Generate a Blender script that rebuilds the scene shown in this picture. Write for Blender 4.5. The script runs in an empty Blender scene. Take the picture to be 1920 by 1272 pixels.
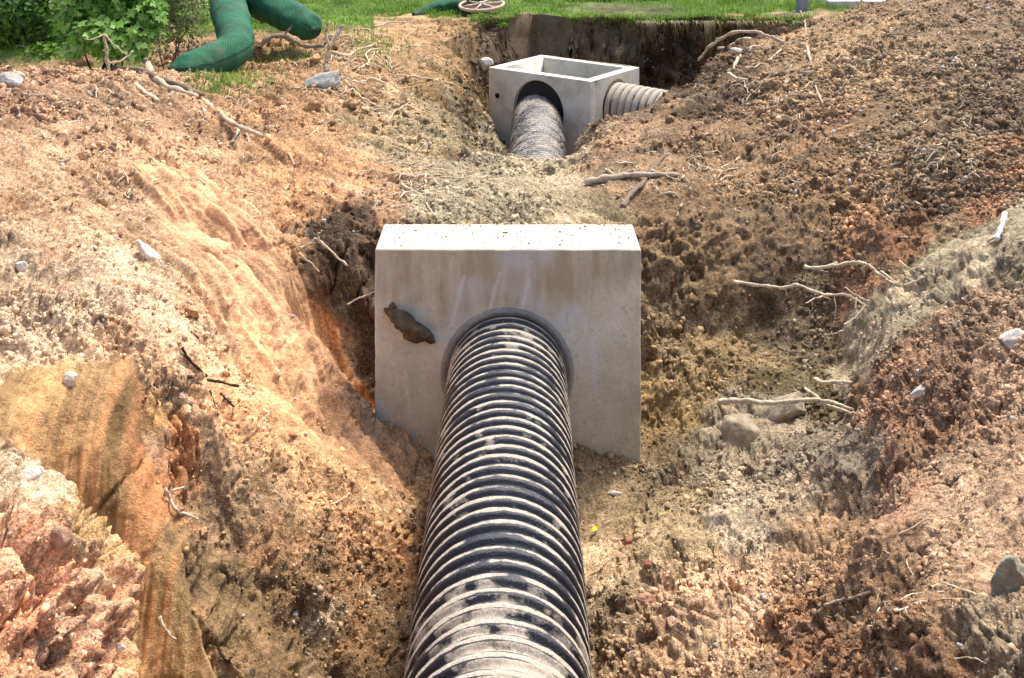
import bpy, bmesh, math, random
import numpy as np
from mathutils import Vector, Matrix
R = math.radians
random.seed(7); rng = np.random.default_rng(11)
SC = bpy.context.scene
# ------------------------------------------------------------------ camera, sky, sun
F = 2100.0; VH = -260.0; UC = 960.0           # focal length and horizon row, in pixels of a 1920 px wide frame
cam = bpy.data.cameras.new('camera'); camo = bpy.data.objects.new('camera', cam)
SC.collection.objects.link(camo); SC.camera = camo
camo.location = (0, 0, 0); camo.rotation_euler = (R(90), 0, 0)
cam.sensor_width = 36; cam.lens = 36*F/1920; cam.shift_y = -(636-VH)/1920
cam.clip_start = 0.05; cam.clip_end = 500
SUN_EL = 64.0; SUN_AZ = 38.0                  # azimuth measured from +Y towards +X
w = bpy.data.worlds.new('World'); SC.world = w; w.use_nodes = True
nt = w.node_tree; bgn = nt.nodes['Background']; sk = nt.nodes.new('ShaderNodeTexSky')
sk.sky_type = 'NISHITA'; sk.sun_disc = False; sk.sun_elevation = R(SUN_EL); sk.sun_rotation = R(SUN_AZ)
sk.air_density = 1.0; sk.dust_density = 3.0; sk.ozone_density = 0.6
nt.links.new(sk.outputs[0], bgn.inputs[0]); bgn.inputs[1].default_value = 0.15
sl = bpy.data.lights.new('sun', 'SUN'); sl.energy = 2.8; sl.angle = R(16); sl.color = (1, .965, .91)
so = bpy.data.objects.new('sun', sl); SC.collection.objects.link(so)
sd = Vector((math.sin(R(SUN_AZ))*math.cos(R(SUN_EL)), math.cos(R(SUN_AZ))*math.cos(R(SUN_EL)), math.sin(R(SUN_EL))))
so.rotation_euler = sd.to_track_quat('Z', 'Y').to_euler(); so.location = (6, 4, 8)
SC.view_settings.view_transform = 'Standard'; SC.view_settings.look = 'None'
SC.view_settings.exposure = 1.04; SC.view_settings.gamma = 1
SC.render.engine = 'CYCLES'; SC.cycles.max_bounces = 5; SC.cycles.diffuse_bounces = 3
SC.cycles.use_denoising = True

# ------------------------------------------------------------------ noise
def h3(ix, iy, iz, k=0):
    h = (ix.astype(np.int64)*374761393 + iy.astype(np.int64)*668265263 + iz.astype(np.int64)*2147483647 + k*974634777) & 0xffffffff
    h = ((h ^ (h >> 13))*1274126177) & 0xffffffff
    h = ((h ^ (h >> 16))*2246822519) & 0xffffffff
    return ((h ^ (h >> 15)) & 0xffffff).astype(np.float32)/16777215.0
def vnoise(p, k=0):
    i = np.floor(p).astype(np.int64); f = (p-i).astype(np.float32); f = f*f*f*(f*(f*6-15)+10)
    out = 0
    for a in (0, 1):
        wa = f[:, 0] if a else 1-f[:, 0]
        for b in (0, 1):
            wb = f[:, 1] if b else 1-f[:, 1]
            for c in (0, 1):
                wc = f[:, 2] if c else 1-f[:, 2]
                out = out + wa*wb*wc*h3(i[:, 0]+a, i[:, 1]+b, i[:, 2]+c, k)
    return out*2-1
def fbm(p, o=4, k=0, g=0.5, l=2.03):
    s = 0; a = 1.0; q = p.copy()
    for j in range(o):
        s = s + a*vnoise(q, k+j*7); q = q*l+13.7; a *= g
    return s
def facets(p, k=0, tilt=1.0):
    # broken-earth relief: every cell is its own tilted plane, cracks between the cells
    i = np.floor(p).astype(np.int64); f = (p-i).astype(np.float32); n = len(p)
    d1 = np.full(n, 9., np.float32); d2 = d1.copy(); hgt = np.zeros(n, np.float32)
    for a in (-1, 0, 1):
        for b in (-1, 0, 1):
            for c in (-1, 0, 1):
                jx, jy, jz = i[:, 0]+a, i[:, 1]+b, i[:, 2]+c
                ox, oy, oz = a+h3(jx, jy, jz, k)-f[:, 0], b+h3(jx, jy, jz, k+1)-f[:, 1], c+h3(jx, jy, jz, k+2)-f[:, 2]
                d = ox*ox+oy*oy+oz*oz; q = h3(jx, jy, jz, k+3)
                hh_ = (q-.5)*.35+tilt*.8*(ox*(h3(jx, jy, jz, k+4)-.5)+oy*(h3(jx, jy, jz, k+5)-.5)+oz*(q*7 % 1-.5))*2
                m_ = d < d1; d2 = np.where(m_, d1, np.minimum(d2, d)); hgt = np.where(m_, hh_, hgt); d1 = np.where(m_, d, d1)
    return hgt, np.sqrt(d2)-np.sqrt(d1), np.sqrt(d1)
def worley(p, k=0):
    i = np.floor(p).astype(np.int64); f = (p-i).astype(np.float32)
    d1 = np.full(len(p), 9., np.float32)
    for a in (-1, 0, 1):
        for b in (-1, 0, 1):
            for c in (-1, 0, 1):
                jx, jy, jz = i[:, 0]+a, i[:, 1]+b, i[:, 2]+c
                d = (a+h3(jx, jy, jz, k)-f[:, 0])**2+(b+h3(jx, jy, jz, k+1)-f[:, 1])**2+(c+h3(jx, jy, jz, k+2)-f[:, 2])**2
                d1 = np.minimum(d1, d)
    return np.sqrt(d1)

# ------------------------------------------------------------------ object helpers
def tag(o, label=None, cat=None, group=None, kind=None):
    if label: o['label'] = label
    if cat: o['category'] = cat
    if group: o['group'] = group
    if kind: o['kind'] = kind
    return o
def link(name, me, mat=None, parent=None, smooth=True):
    if mat: me.materials.append(mat)
    if smooth: me.shade_smooth()
    o = bpy.data.objects.new(name, me); SC.collection.objects.link(o)
    if parent: o.parent = parent
    return o
def mesh_np(name, v, faces, col=None):
    me = bpy.data.meshes.new(name); v = np.asarray(v, np.float32); faces = np.asarray(faces, np.int32)
    n = faces.shape[1]
    me.vertices.add(len(v)); me.vertices.foreach_set('co', v.ravel())
    me.loops.add(faces.size); me.loops.foreach_set('vertex_index', faces.ravel())
    me.polygons.add(len(faces)); me.polygons.foreach_set('loop_start', np.arange(0, faces.size, n, dtype=np.int32))
    me.polygons.foreach_set('loop_total', np.full(len(faces), n, np.int32))
    me.update(calc_edges=True)
    if col is not None:
        ca = me.color_attributes.new('Col', 'FLOAT_COLOR', 'POINT')
        c4 = np.ones((len(v), 4), np.float32); c4[:, :col.shape[1]] = col; ca.data.foreach_set('color', c4.ravel())
    return me
def empty(name, loc=(0, 0, 0)):
    o = bpy.data.objects.new(name, None); SC.collection.objects.link(o); o.location = loc; o.empty_display_size = .1; return o
def P(u, v, Y):                                # a point of the place at depth Y
    return np.array([(u-UC)*Y/F, Y, -(v-VH)*Y/F])
def srgb(r, g, b):
    return tuple(((c/255+.055)/1.055)**2.4 if c > 10 else c/255/12.92 for c in (r, g, b))

# ------------------------------------------------------------------ materials
def mat(name, rough=.9, spec=.3):
    m = bpy.data.materials.new(name); m.use_nodes = True; b = m.node_tree.nodes['Principled BSDF']
    b.inputs['Roughness'].default_value = rough; b.inputs['Specular IOR Level'].default_value = spec
    return m, m.node_tree, b
def N(t, typ, **kw):
    n = t.nodes.new(typ)
    for k, v in kw.items():
        if k in n.inputs: n.inputs[k].default_value = v
        else: setattr(n, k, v)
    return n
def ramp(t, pts, src=None):
    r = t.nodes.new('ShaderNodeValToRGB'); e = r.color_ramp.elements
    while len(e) < len(pts): e.new(0.5)
    for el, (p, c) in zip(e, pts):
        el.position = p; el.color = (*c, 1) if len(c) == 3 else c
    if src: t.links.new(src, r.inputs[0])
    return r
def mixc(t, a, b, fac, mode='MIX'):
    m = t.nodes.new('ShaderNodeMix'); m.data_type = 'RGBA'; m.blend_type = mode
    for s, x in ((6, a), (7, b), (0, fac)):
        if isinstance(x, (int, float)): m.inputs[s].default_value = x
        elif isinstance(x, tuple): m.inputs[s].default_value = (*x, 1)
        else: t.links.new(x, m.inputs[s])
    return m.outputs[2]
def noise(t, scale, detail=4, rough=.6, vec=None):
    n = N(t, 'ShaderNodeTexNoise', Scale=scale, Detail=detail, Roughness=rough)
    if vec: t.links.new(vec, n.inputs['Vector'])
    return n.outputs[0]
def bump(t, b, h, dist, strength=1):
    bn = N(t, 'ShaderNodeBump', Distance=dist, Strength=strength); t.links.new(h, bn.inputs['Height'])
    t.links.new(bn.outputs[0], b.inputs['Normal']); return bn

def soil_mat(name, flecks=True, bd=.02):
    m, t, b = mat(name, .95, .15)
    at = N(t, 'ShaderNodeAttribute', attribute_name='Col'); tc = t.nodes.new('ShaderNodeTexCoord'); v = tc.outputs['Object']
    n1 = noise(t, 9, 6, .7, v); n2 = noise(t, 45, 5, .7, v); n3 = noise(t, 160, 3, .7, v)
    r1 = ramp(t, [(.3, (.66, .62, .58)), (.5, (1, 1, 1)), (.7, (1.32, 1.3, 1.27))], n1)
    c = mixc(t, at.outputs['Color'], r1.outputs[0], 1., 'MULTIPLY')
    r2 = ramp(t, [(.36, (.38, .34, .31)), (.5, (1, 1, 1)), (.64, (1.6, 1.6, 1.6))], n2)
    al_ = N(t, 'ShaderNodeMath', operation='MULTIPLY_ADD'); t.links.new(at.outputs['Alpha'], al_.inputs[0]); al_.inputs[1].default_value = .6; al_.inputs[2].default_value = .2
    c = mixc(t, c, r2.outputs[0], al_.outputs[0], 'MULTIPLY')
    r3 = ramp(t, [(.36, (.5, .47, .44)), (.5, (1, 1, 1)), (.64, (1.45, 1.45, 1.45))], n3)
    c = mixc(t, c, r3.outputs[0], al_.outputs[0], 'MULTIPLY')
    hgt = N(t, 'ShaderNodeMath', operation='MULTIPLY_ADD'); t.links.new(n3, hgt.inputs[0]); hgt.inputs[1].default_value = .35; t.links.new(n2, hgt.inputs[2])
    hh = hgt.outputs[0]
    if flecks:                                # small pale stones bedded in the soil
        for sc, th, amt in ((38, .17, .75), (90, .2, .7)):
            vo = N(t, 'ShaderNodeTexVoronoi', Scale=sc); t.links.new(v, vo.inputs['Vector'])
            dm = N(t, 'ShaderNodeMath', operation='LESS_THAN'); t.links.new(vo.outputs['Distance'], dm.inputs[0]); dm.inputs[1].default_value = th
            sp = t.nodes.new('ShaderNodeSeparateColor'); t.links.new(vo.outputs['Color'], sp.inputs[0])
            gt = N(t, 'ShaderNodeMath', operation='GREATER_THAN'); t.links.new(sp.outputs[0], gt.inputs[0]); gt.inputs[1].default_value = .6
            mu = N(t, 'ShaderNodeMath', operation='MULTIPLY'); t.links.new(dm.outputs[0], mu.inputs[0]); t.links.new(gt.outputs[0], mu.inputs[1])
            m2 = N(t, 'ShaderNodeMath', operation='MULTIPLY'); t.links.new(mu.outputs[0], m2.inputs[0]); m2.inputs[1].default_value = amt
            m3 = N(t, 'ShaderNodeMath', operation='MULTIPLY'); t.links.new(m2.outputs[0], m3.inputs[0]); t.links.new(at.outputs['Alpha'], m3.inputs[1])
            stone = mixc(t, (.62, .53, .43), (.34, .27, .22), sp.outputs[1])
            c = mixc(t, c, stone, m3.outputs[0])
            ad = N(t, 'ShaderNodeMath', operation='MULTIPLY_ADD'); t.links.new(m3.outputs[0], ad.inputs[0]); ad.inputs[1].default_value = .25; t.links.new(hh, ad.inputs[2]); hh = ad.outputs[0]
    t.links.new(c, b.inputs['Base Color']); bump(t, b, hh, bd); return m
M_SOIL = soil_mat('soil'); M_CLOD = soil_mat('clod_soil', False, .012)
M_CRUMB, t, b = mat('crumb_soil', .95, .12); at = N(t, 'ShaderNodeAttribute', attribute_name='Col'); t.links.new(at.outputs['Color'], b.inputs['Base Color'])

# ------------------------------------------------------------------ the excavated ground: cross sections, depth -> (pixel column, row or level)
ST = {
 0.6: [(-3000, -1.6), (-300, -1.75), (500, -2.4), (800, -3.1), (1300, -3.1), (1700, -2.4), (2500, -1.8), (5000, -1.7)],
 1.6: [(-700, -1.7), (-300, -1.75), (100, -1.85), (500, -2.4), (800, -3.1), (1300, -3.1), (1700, -2.4), (2100, -1.8), (2600, -1.7)],
 2.4: [(-500, -1.5), (-300, -1.55), (0, 1180), (120, 1240), (220, -1.9), (300, -2.6), (500, -3.0), (800, -3.25), (1250, -3.25), (1500, -2.6), (1700, -2.1), (1850, -1.82), (1950, 1200), (2200, -1.5)],
 2.9: [(-500, -1.45), (-300, -1.5), (0, 950), (100, 1000), (170, 1100), (230, 1250), (280, -2.6), (400, -2.95), (700, -3.25), (1300, -3.2), (1480, -2.75), (1620, -2.32), (1750, 1200), (1920, 1080), (2200, -1.7)],
 3.28: [(-500, -1.5), (-300, -1.55), (0, 800), (60, 860), (110, 935), (160, 1030), (215, 1180), (250, -2.65), (400, -2.95), (700, -3.25), (1150, -3.3), (1350, -3.0), (1500, 1400), (1640, 1250), (1760, 1090), (1920, 1000), (2200, -1.8)],
 3.5: [(-500, -1.75), (-300, -1.8), (0, -1.98), (110, -2.4), (250, -2.85), (400, -3.0), (700, -3.25), (1150, -3.3), (1350, -3.0), (1500, 1350), (1650, 1200), (1760, 1060), (1920, 940), (2200, -1.8)],
 3.85: [(-500, -1.8), (-300, -1.88), (0, -2.1), (100, -2.45), (200, -2.75), (330, 1330), (450, -3.05), (700, -3.25), (1130, 1490), (1300, 1350), (1500, 1270), (1640, 1120), (1680, 1010), (1780, 940), (1920, 830), (2200, -1.8)],
 4.05: [(-500, -1.7), (-300, -1.78), (0, 740), (100, 800), (200, 860), (290, 1010), (360, 1110), (470, 1220), (600, 1320), (750, 1410), (1130, 1430), (1300, 1290), (1450, 1210), (1600, 1090), (1690, 960), (1780, 870), (1920, 780), (2200, -1.8)],
 4.3: [(-500, -1.7), (-300, -1.74), (0, 650), (130, 665), (235, 700), (275, 820), (330, 950), (400, 1060), (500, 1140), (620, 1220), (760, 1300), (830, -3.25), (1130, 1330), (1300, 1210), (1450, 1130), (1600, 1030), (1660, 900), (1780, 800), (1920, 710), (2200, -1.8)],
 4.66: [(-400, -1.72), (0, 540), (200, 570), (330, 680), (450, 850), (560, 1000), (680, 1100), (790, 1190), (830, -3.25), (1080, 1210), (1200, 1140), (1300, 1090), (1450, 1030), (1590, 960), (1640, 840), (1780, 720), (1920, 630), (2200, -1.8)],
 5.55: [(-400, -1.73), (0, 420), (200, 490), (350, 600), (500, 730), (650, 880), (770, 960), (830, -3.27), (1090, 970), (1300, 930), (1450, 890), (1550, 810), (1590, 700), (1620, 620), (1720, 570), (1920, 450), (2200, -1.7)],
 5.85: [(-400, -1.7), (0, 385), (200, 460), (380, 550), (500, 640), (600, 730), (690, 820), (770, 895), (830, -3.28), (1190, 905), (1300, 880), (1450, 850), (1550, 790), (1590, 680), (1640, 560), (1740, 510), (1920, 415), (2200, -1.7)],
 6.1: [(-400, -1.7), (0, 360), (200, 430), (400, 510), (500, 560), (570, 610), (620, 650), (690, 740), (760, 810), (805, 865), (850, -3.3), (1060, -3.2), (1080, 832), (1130, 850), (1200, 868), (1300, 850), (1400, 840), (1500, 800), (1570, 770), (1610, 700), (1660, 590), (1740, 520), (1920, 400), (2200, -1.7)],
 6.4: [(-400, -1.7), (0, 330), (200, 395), (400, 465), (500, 505), (535, 530), (565, -3.0), (700, -3.3), (1190, -3.35), (1250, 820), (1400, 785), (1500, 750), (1570, 720), (1640, -2.75), (1720, -2.45), (1800, 470), (1920, 380), (2200, -1.68)],
 6.8: [(-400, -1.7), (0, 290), (200, 360), (400, 440), (500, 480), (545, 515), (590, 640), (700, 700), (740, -2.9), (1200, -3.1), (1350, -3.1), (1480, -3.02), (1560, 640), (1650, 490), (1800, 400), (1920, 340), (2200, -1.67)],
 7.2: [(-400, -1.7), (0, 260), (300, 330), (500, 410), (590, 450), (700, 450), (740, 425), (1190, 425), (1230, 580), (1300, 610), (1400, 610), (1490, 570), (1570, 450), (1620, 395), (1750, 330), (1920, 270), (2200, -1.65)],
 7.45: [(-400, -1.72), (0, 248), (300, 312), (500, 388), (600, 425), (700, 425), (750, 405), (1190, 405), (1240, 450), (1300, 480), (1400, 490), (1500, 450), (1600, 375), (1750, 300), (1920, 248), (2200, -1.64)],
 7.8: [(-400, -1.75), (0, 230), (300, 290), (500, 360), (650, 390), (760, 380), (950, 375), (1100, 375), (1200, 390), (1350, 385), (1500, 360), (1650, 310), (1800, 250), (1920, 220), (2200, -1.6)],
 9.0: [(-400, -1.8), (0, 175), (300, 215), (500, 260), (700, 300), (830, 315), (950, 325), (1060, 330), (1130, 300), (1250, 295), (1400, 285), (1550, 245), (1700, 190), (1920, 130), (2200, -1.5)],
 9.9: [(-400, -1.85), (0, 140), (300, 160), (500, 200), (700, 240), (800, 262), (900, 288), (1000, 298), (1060, 302), (1085, 275), (1110, 240), (1200, 232), (1400, 210), (1550, 170), (1700, 120), (1920, 70), (2200, -1.4)],
 10.6: [(-400, -1.9), (0, 130), (300, 140), (450, 150), (600, 165), (750, 210), (850, 252), (900, -2.9), (950, -3.3), (1060, -3.3), (1085, -2.75), (1120, 235), (1200, 222), (1260, 200), (1400, 170), (1600, 110), (1750, 60), (1920, 30), (2200, -1.3)],
 11.5: [(-400, -2.2), (0, -2.4), (150, -2.3), (300, 146), (400, 146), (550, 134), (700, 150), (800, 180), (870, 230), (905, -3.1), (950, -3.4), (1080, -3.4), (1120, -2.9), (1180, 222), (1235, 207), (1265, 182), (1300, 168), (1450, 130), (1600, 75), (1750, 30), (1920, -1.5), (2200, -1.3)],
 13.0: [(-400, -2.4), (0, -2.5), (300, -2.4), (450, 100), (600, 85), (700, 90), (800, 110), (870, 150), (900, 200), (935, -3.4), (1200, -3.5), (1250, -3.2), (1285, 160), (1330, 130), (1450, 100), (1600, 45), (1750, 10), (1920, -1.5), (2200, -1.3)],
 14.0: [(-400, -2.3), (300, -2.25), (450, 65), (650, 55), (800, 62), (860, 75), (905, -2.7), (950, -3.4), (1270, -3.5), (1320, -3.0), (1350, -2.5), (1380, 85), (1450, 75), (1500, 60), (1600, 30), (1750, -1.7), (2200, -1.5)],
 14.75: [(-400, -2.15), (450, -2.1), (850, 42), (900, 50), (930, -2.5), (980, -3.3), (1300, -3.4), (1400, -3.1), (1470, -2.4), (1520, 40), (1600, 15), (1750, -1.8), (2200, -1.6)],
 15.0: [(-400, -2.1), (1000, -2.1), (1500, -2.1), (1600, -2.0), (1700, -1.9), (2200, -1.8)],
 17.0: [(-400, -2.1), (1000, -2.1), (1600, -2.1), (1750, -2.0), (2200, -2.0)],
 22.0: [(-400, -2.15), (2200, -2.1)],
 60.0: [(-400, -2.5), (2200, -2.5)],
}
TU = np.arange(-1500, 3421, 6.0); YS = sorted(ST)
Z = []
for Y in YS:
    us = np.array([a for a, b in ST[Y]], float); zs = np.array([b if b < 0 else -(b-VH)*Y/F for a, b in ST[Y]], float)
    zi = np.interp(TU, us, zs)
    k = np.ones(5)/5; zi = np.convolve(np.pad(zi, 2, mode='edge'), k, 'valid')
    Z.append(zi)
Z = np.array(Z); Yk = np.array(YS)
hh = np.diff(Yk)[:, None]; dl = np.diff(Z, axis=0)/hh
m = np.zeros_like(Z); a_, b_ = dl[:-1], dl[1:]; w1 = 2*hh[1:]+hh[:-1]; w2 = hh[1:]+2*hh[:-1]
with np.errstate(all='ignore'):
    mm = (w1+w2)/(w1/a_+w2/b_)
m[1:-1] = np.where(a_*b_ > 0, mm, 0); m[0] = dl[0]; m[-1] = dl[-1]
lY = np.concatenate([np.arange(.6, 16, .012), np.arange(16, 60, .25)])
ix = np.clip(np.searchsorted(Yk, lY, side='right')-1, 0, len(Yk)-2)
tt = ((lY-Yk[ix])/(Yk[ix+1]-Yk[ix]))[:, None]; H = (Yk[ix+1]-Yk[ix])[:, None]
TZ = (2*tt**3-3*tt**2+1)*Z[ix]+(tt**3-2*tt**2+tt)*H*m[ix]+(-2*tt**3+3*tt**2)*Z[ix+1]+(tt**3-tt**2)*H*m[ix+1]
def base_z(u, Y):
    fu = np.clip((u-TU[0])/6.0, 0, len(TU)-1.001); fy = np.clip(np.interp(Y, lY, np.arange(len(lY))), 0, len(lY)-1.001)
    iu = fu.astype(int); iy = fy.astype(int); a = fu-iu; b = fy-iy
    return (TZ[iy, iu]*(1-a)+TZ[iy, iu+1]*a)*(1-b)+(TZ[iy+1, iu]*(1-a)+TZ[iy+1, iu+1]*a)*b
# rows placed where the surface is long
uu = np.arange(-100, 2021, 20.0); cy = lY[lY > 1.2]
zz = base_z(np.tile(uu, (len(cy), 1)).ravel(), np.repeat(cy, len(uu))).reshape(len(cy), len(uu))
ds = np.sqrt(np.diff(zz, axis=0)**2+np.diff(cy)[:, None]**2)*F/cy[1:, None]
ds[:, :] = np.minimum(ds, 120); dens = ds.mean(1)+.7*np.percentile(ds, 93, axis=1)
dens = np.where(cy[1:] > 17.5, dens*.15, dens); dens = np.where(cy[1:] < 2.0, dens*.2, dens)
dens = np.where((cy[1:] > 14.5) & (cy[1:] < 15.5), np.maximum(dens, np.percentile(dens, 88)), dens)
cum = np.concatenate([[0], np.cumsum(dens)])
NR = 1380
ROWY = np.interp(np.linspace(0, cum[-1], NR), cum, cy)
COLU = np.concatenate([np.linspace(-1400, -600, 50)[:-1], np.arange(-600, -100, 4.5), np.arange(-100, 2021, 1.95), np.arange(2022, 2540, 4.5), np.linspace(2545, 3300, 50)])
NC = len(COLU)
gu, gy = np.meshgrid(COLU, ROWY); gu = gu.ravel(); gy = gy.ravel()
def sm(e0, e1, x):
    t = np.clip((x-e0)/(e1-e0), 0, 1); return t*t*(3-2*t)
def blur(a, n):
    for _ in range(n):
        a = (np.roll(a, 1, 0)+a*2+np.roll(a, -1, 0))/4; a = (np.roll(a, 1, 1)+a*2+np.roll(a, -1, 1))/4
    return a
def blob(u, v, cu, cv, su, sv, rot=0):
    c, s = math.cos(R(rot)), math.sin(R(rot)); du, dv = u-cu, v-cv
    a = (du*c+dv*s)/su; b = (-du*s+dv*c)/sv; return np.exp(-(a*a+b*b))
x0 = (gu-UC)*gy/F
pw = np.stack([x0*1.3, gy*1.3, np.zeros_like(gy)], 1)
calm = 1-np.exp(-(((x0)/1.1)**2+((gy-6.2)/.9)**2)**2)          # steadier edges next to the headwall
calm *= 1-np.exp(-(((x0-.6)/1.3)**2+((gy-12.9)/1.1)**2)**2)*.7
calm *= 1-.85*np.exp(-(((gu-200)/260)**2+((gy-4.1)/.32)**2)**2)
wa = fbm(pw, 4, 3)*.13*calm; wb = fbm(pw+7.7, 4, 5)*.13*calm
wb = np.where(gu > 800, wb*(1-.15*np.exp(-((gy-15.0)/.5)**2)), wb)
z0 = base_z(gu+wa*F/gy, gy+wb)
vv = VH - z0*F/gy
p = np.stack([x0, gy, z0], 1).astype(np.float64)
# where the digger bucket left smooth sheared faces (0 rough .. 1 smooth)
smooth = np.clip(
    1.3*blob(gu, vv, 190, 850, 160, 200, 70)+1.1*blob(gu, vv, 330, 1200, 130, 160, 60)+.95*blob(gu, vv, 480, 640, 330, 85, 42)+.8*blob(gu, vv, 620, 860, 170, 75, 60)
    +.8*blob(gu, vv, 430, 420, 240, 75, 42)+.7*blob(gu, vv, 640, 330, 120, 50, 45)+.6*blob(gu, vv, 770, 60, 70, 40)+.6*blob(gu, vv, 1380, 660, 160, 90, 10)
    +.5*blob(gu, vv, 1560, 260, 150, 60, -25)+.65*blob(gu, vv, 1700, 570, 260, 55, -38)+.35*blob(gu, vv, 1120, 920, 100, 120)+.3*blob(gu, vv, 1800, 720, 160, 100, -20), 0, 1)
smooth = np.clip(smooth*.8+fbm(p*2.2, 3, 17)*.3*(smooth > .05), 0, 1)
def inside(poly, u, v):
    r_ = np.zeros(len(u), bool); n = len(poly)
    for i in range(n):
        (xa, ya), (xb, yb) = poly[i], poly[(i+1) % n]
        if ya == yb: continue
        c_ = ((ya > v) != (yb > v)) & (u < (xb-xa)*(v-ya)/(yb-ya)+xa); r_ ^= c_
    return r_
pu = gu+fbm(p*4, 4, 161)*16; pvv = vv+fbm(p*4+3, 4, 163)*14
CUTP = [(15, 700), (90, 680), (240, 685), (262, 760), (300, 900), (330, 1010), (370, 1120), (420, 1290), (225, 1290), (222, 1170), (160, 1040), (110, 930), (50, 850), (-30, 780)]
PEACH = [(400, 330), (520, 450), (580, 560), (640, 660), (700, 770), (790, 860), (760, 930), (650, 860), (560, 790), (480, 690), (400, 600), (330, 470), (250, 350), (210, 290), (300, 290)]
LEDGE = [(1535, 700), (1600, 575), (1700, 490), (1790, 430), (1920, 360), (1990, 340), (1990, 420), (1880, 480), (1790, 560), (1700, 620), (1620, 690), (1575, 740)]
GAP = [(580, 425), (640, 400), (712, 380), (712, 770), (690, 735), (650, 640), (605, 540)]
TOE = [(300, 980), (420, 1020), (520, 1130), (640, 1290), (400, 1290), (350, 1100)]
MK = {}
for nm, po in (('cut', CUTP), ('peach', PEACH), ('ledge', LEDGE), ('gap', GAP), ('toe', TOE)):
    mm_ = inside(po, pu, pvv) & (gy > 3.3); MK[nm] = blur(mm_.astype(np.float32).reshape(NR, NC), 3).ravel()
smooth = np.clip(np.maximum(smooth*.8, np.maximum.reduce([MK['cut']*1.0, MK['peach']*.72, MK['ledge']*.5, MK['toe']*.5])), 0, 1)
lawn = sm(14.85, 15.05, gy+wb*.4)*sm(1640, 1560, gu)+sm(13.4, 14.3, gy+wb*4)*sm(760, 690, gu+wa*300)+sm(11.6, 12.4, gy)*sm(300, 250, gu)
lawn = np.clip(lawn, 0, 1)
rough = (1-smooth)*(1-.9*lawn)
z2 = z0.reshape(NR, NC)
def normals(pp):
    g = pp.reshape(NR, NC, 3); dx = np.gradient(g, axis=1); dy = np.gradient(g, axis=0)
    n = np.cross(dx, dy); n /= np.linalg.norm(n, axis=2, keepdims=True)+1e-12; return n.reshape(-1, 3)
nb = normals(p); nb = np.stack([blur(nb[:, i].reshape(NR, NC), 4).ravel() for i in range(3)], 1); nb /= np.linalg.norm(nb, axis=1, keepdims=True)
vis = (np.abs(gu-UC) < 1600) & (gy < 17.5)
lawn = lawn*sm(.75, .92, nb[:, 2])*np.where(gu > 790, sm(-2.25, -2.15, z0), 1)*sm(-2.5, -2.3, z0+(gy < 13)*.4); rough = (1-smooth)*(1-.9*lawn)
d = np.zeros(len(p)); pv = p[vis]
big = fbm(pv*1.7, 4, 21)
lnd = np.abs((gu[vis]-147)*.727+(vv[vis]-991)*.686+fbm(pv*6, 3, 88)*9)/7; w3 = np.stack([fbm(pv*5, 3, 9), fbm(pv*5, 3, 10), fbm(pv*5, 3, 11)], 1)
f1, e1_, c1_ = facets(pv*4.2+w3*.45, 31); f2, e2_, c2_ = facets(pv*11+w3*.9, 41); f3, e3_, c3_ = facets(pv*27+w3*1.2, 47)
crk = lambda e, w: 1-np.clip(e/w, 0, 1)
fin = fbm(pv*24, 4, 51, .62); bil = 1-np.abs(fbm(pv*13+3, 4, 53, .6)); pits = sm(.25, .75, fbm(pv*7.5+1, 4, 55, .6))
# tooth marks: long grooves that run down the left bank, upright ones on the cut face, others along the right ledge
g1 = fbm(np.stack([(pv[:, 0]*.63+pv[:, 1]*.78)*16, (pv[:, 0]*.78-pv[:, 1]*.63)*1.0, pv[:, 2]*1.0], 1), 4, 61)
g2 = fbm(np.stack([pv[:, 0]*22, pv[:, 1]*1.5, pv[:, 2]*1.6], 1), 4, 71)
g3 = fbm(np.stack([(pv[:, 0]*.65-pv[:, 1]*.75)*14, (pv[:, 0]*.75+pv[:, 1]*.65)*1.1, pv[:, 2]*4], 1), 4, 81)
gv = gu[vis]; wv = vv[vis]
leftb = sm(980, 800, gv); cut = blob(gv, wv, 240, 1000, 190, 330, 0)
cut = np.maximum(np.clip(cut-.3, 0, 1), MK['cut'][vis]+MK['toe'][vis])
gr = np.where(gv < 950, g1*(1-np.clip(cut*1.4, 0, 1))+g2*np.clip(cut*1.4, 0, 1)*.9, g3)
rv = rough[vis]; sv = smooth[vis]
sz = np.clip(gy[vis]/6.0, .75, 1.5)
patch = np.clip(.75+.8*fbm(pv*1.1, 3, 91), .25, 1.5)
heap = sm(3.75, 3.5, gy[vis])*sm(520, 380, gu[vis]); cracks = np.abs(fbm(pv*np.array([5, 5, 3.]), 3, 95)); cracks = np.clip(1-cracks/.06, 0, 1)*sm(.1, .5, fbm(pv*1.2, 2, 96))
cm = MK['cut'][vis]; stp = np.clip(1-lnd, 0, 1)*cm; ft = np.clip(1-cm, 0, 1)
dv = big*(.065*(1-.8*cm))+rv*(patch+heap*.4)*((1+1.4*heap)*(f1*.032-crk(e1_, .15)*.018+f2*.014-crk(e2_, .2)*.008)-c2_**2*.010+f3*.005-c3_**2*.004+fin*.006-pits*.038)+sv*(1-.62*cm)*(gr*.040+fin*.004-pits*.016+f3*.004+f2*.004)+rv*gr*(.005+.027*sm(900, 700, gv)*sm(4.2, 4.5, gy[vis]))-cracks*.045*(.4+rv)*ft-stp*.018
wm = np.exp(-((gy[vis]-14.9)/.45)**2)*(gv > 820)*(1-lawn[vis]); dv += wm*(fbm(pv*2.6, 4, 321)*.13+f1*.07-crk(e1_, .2)*.03)
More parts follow.
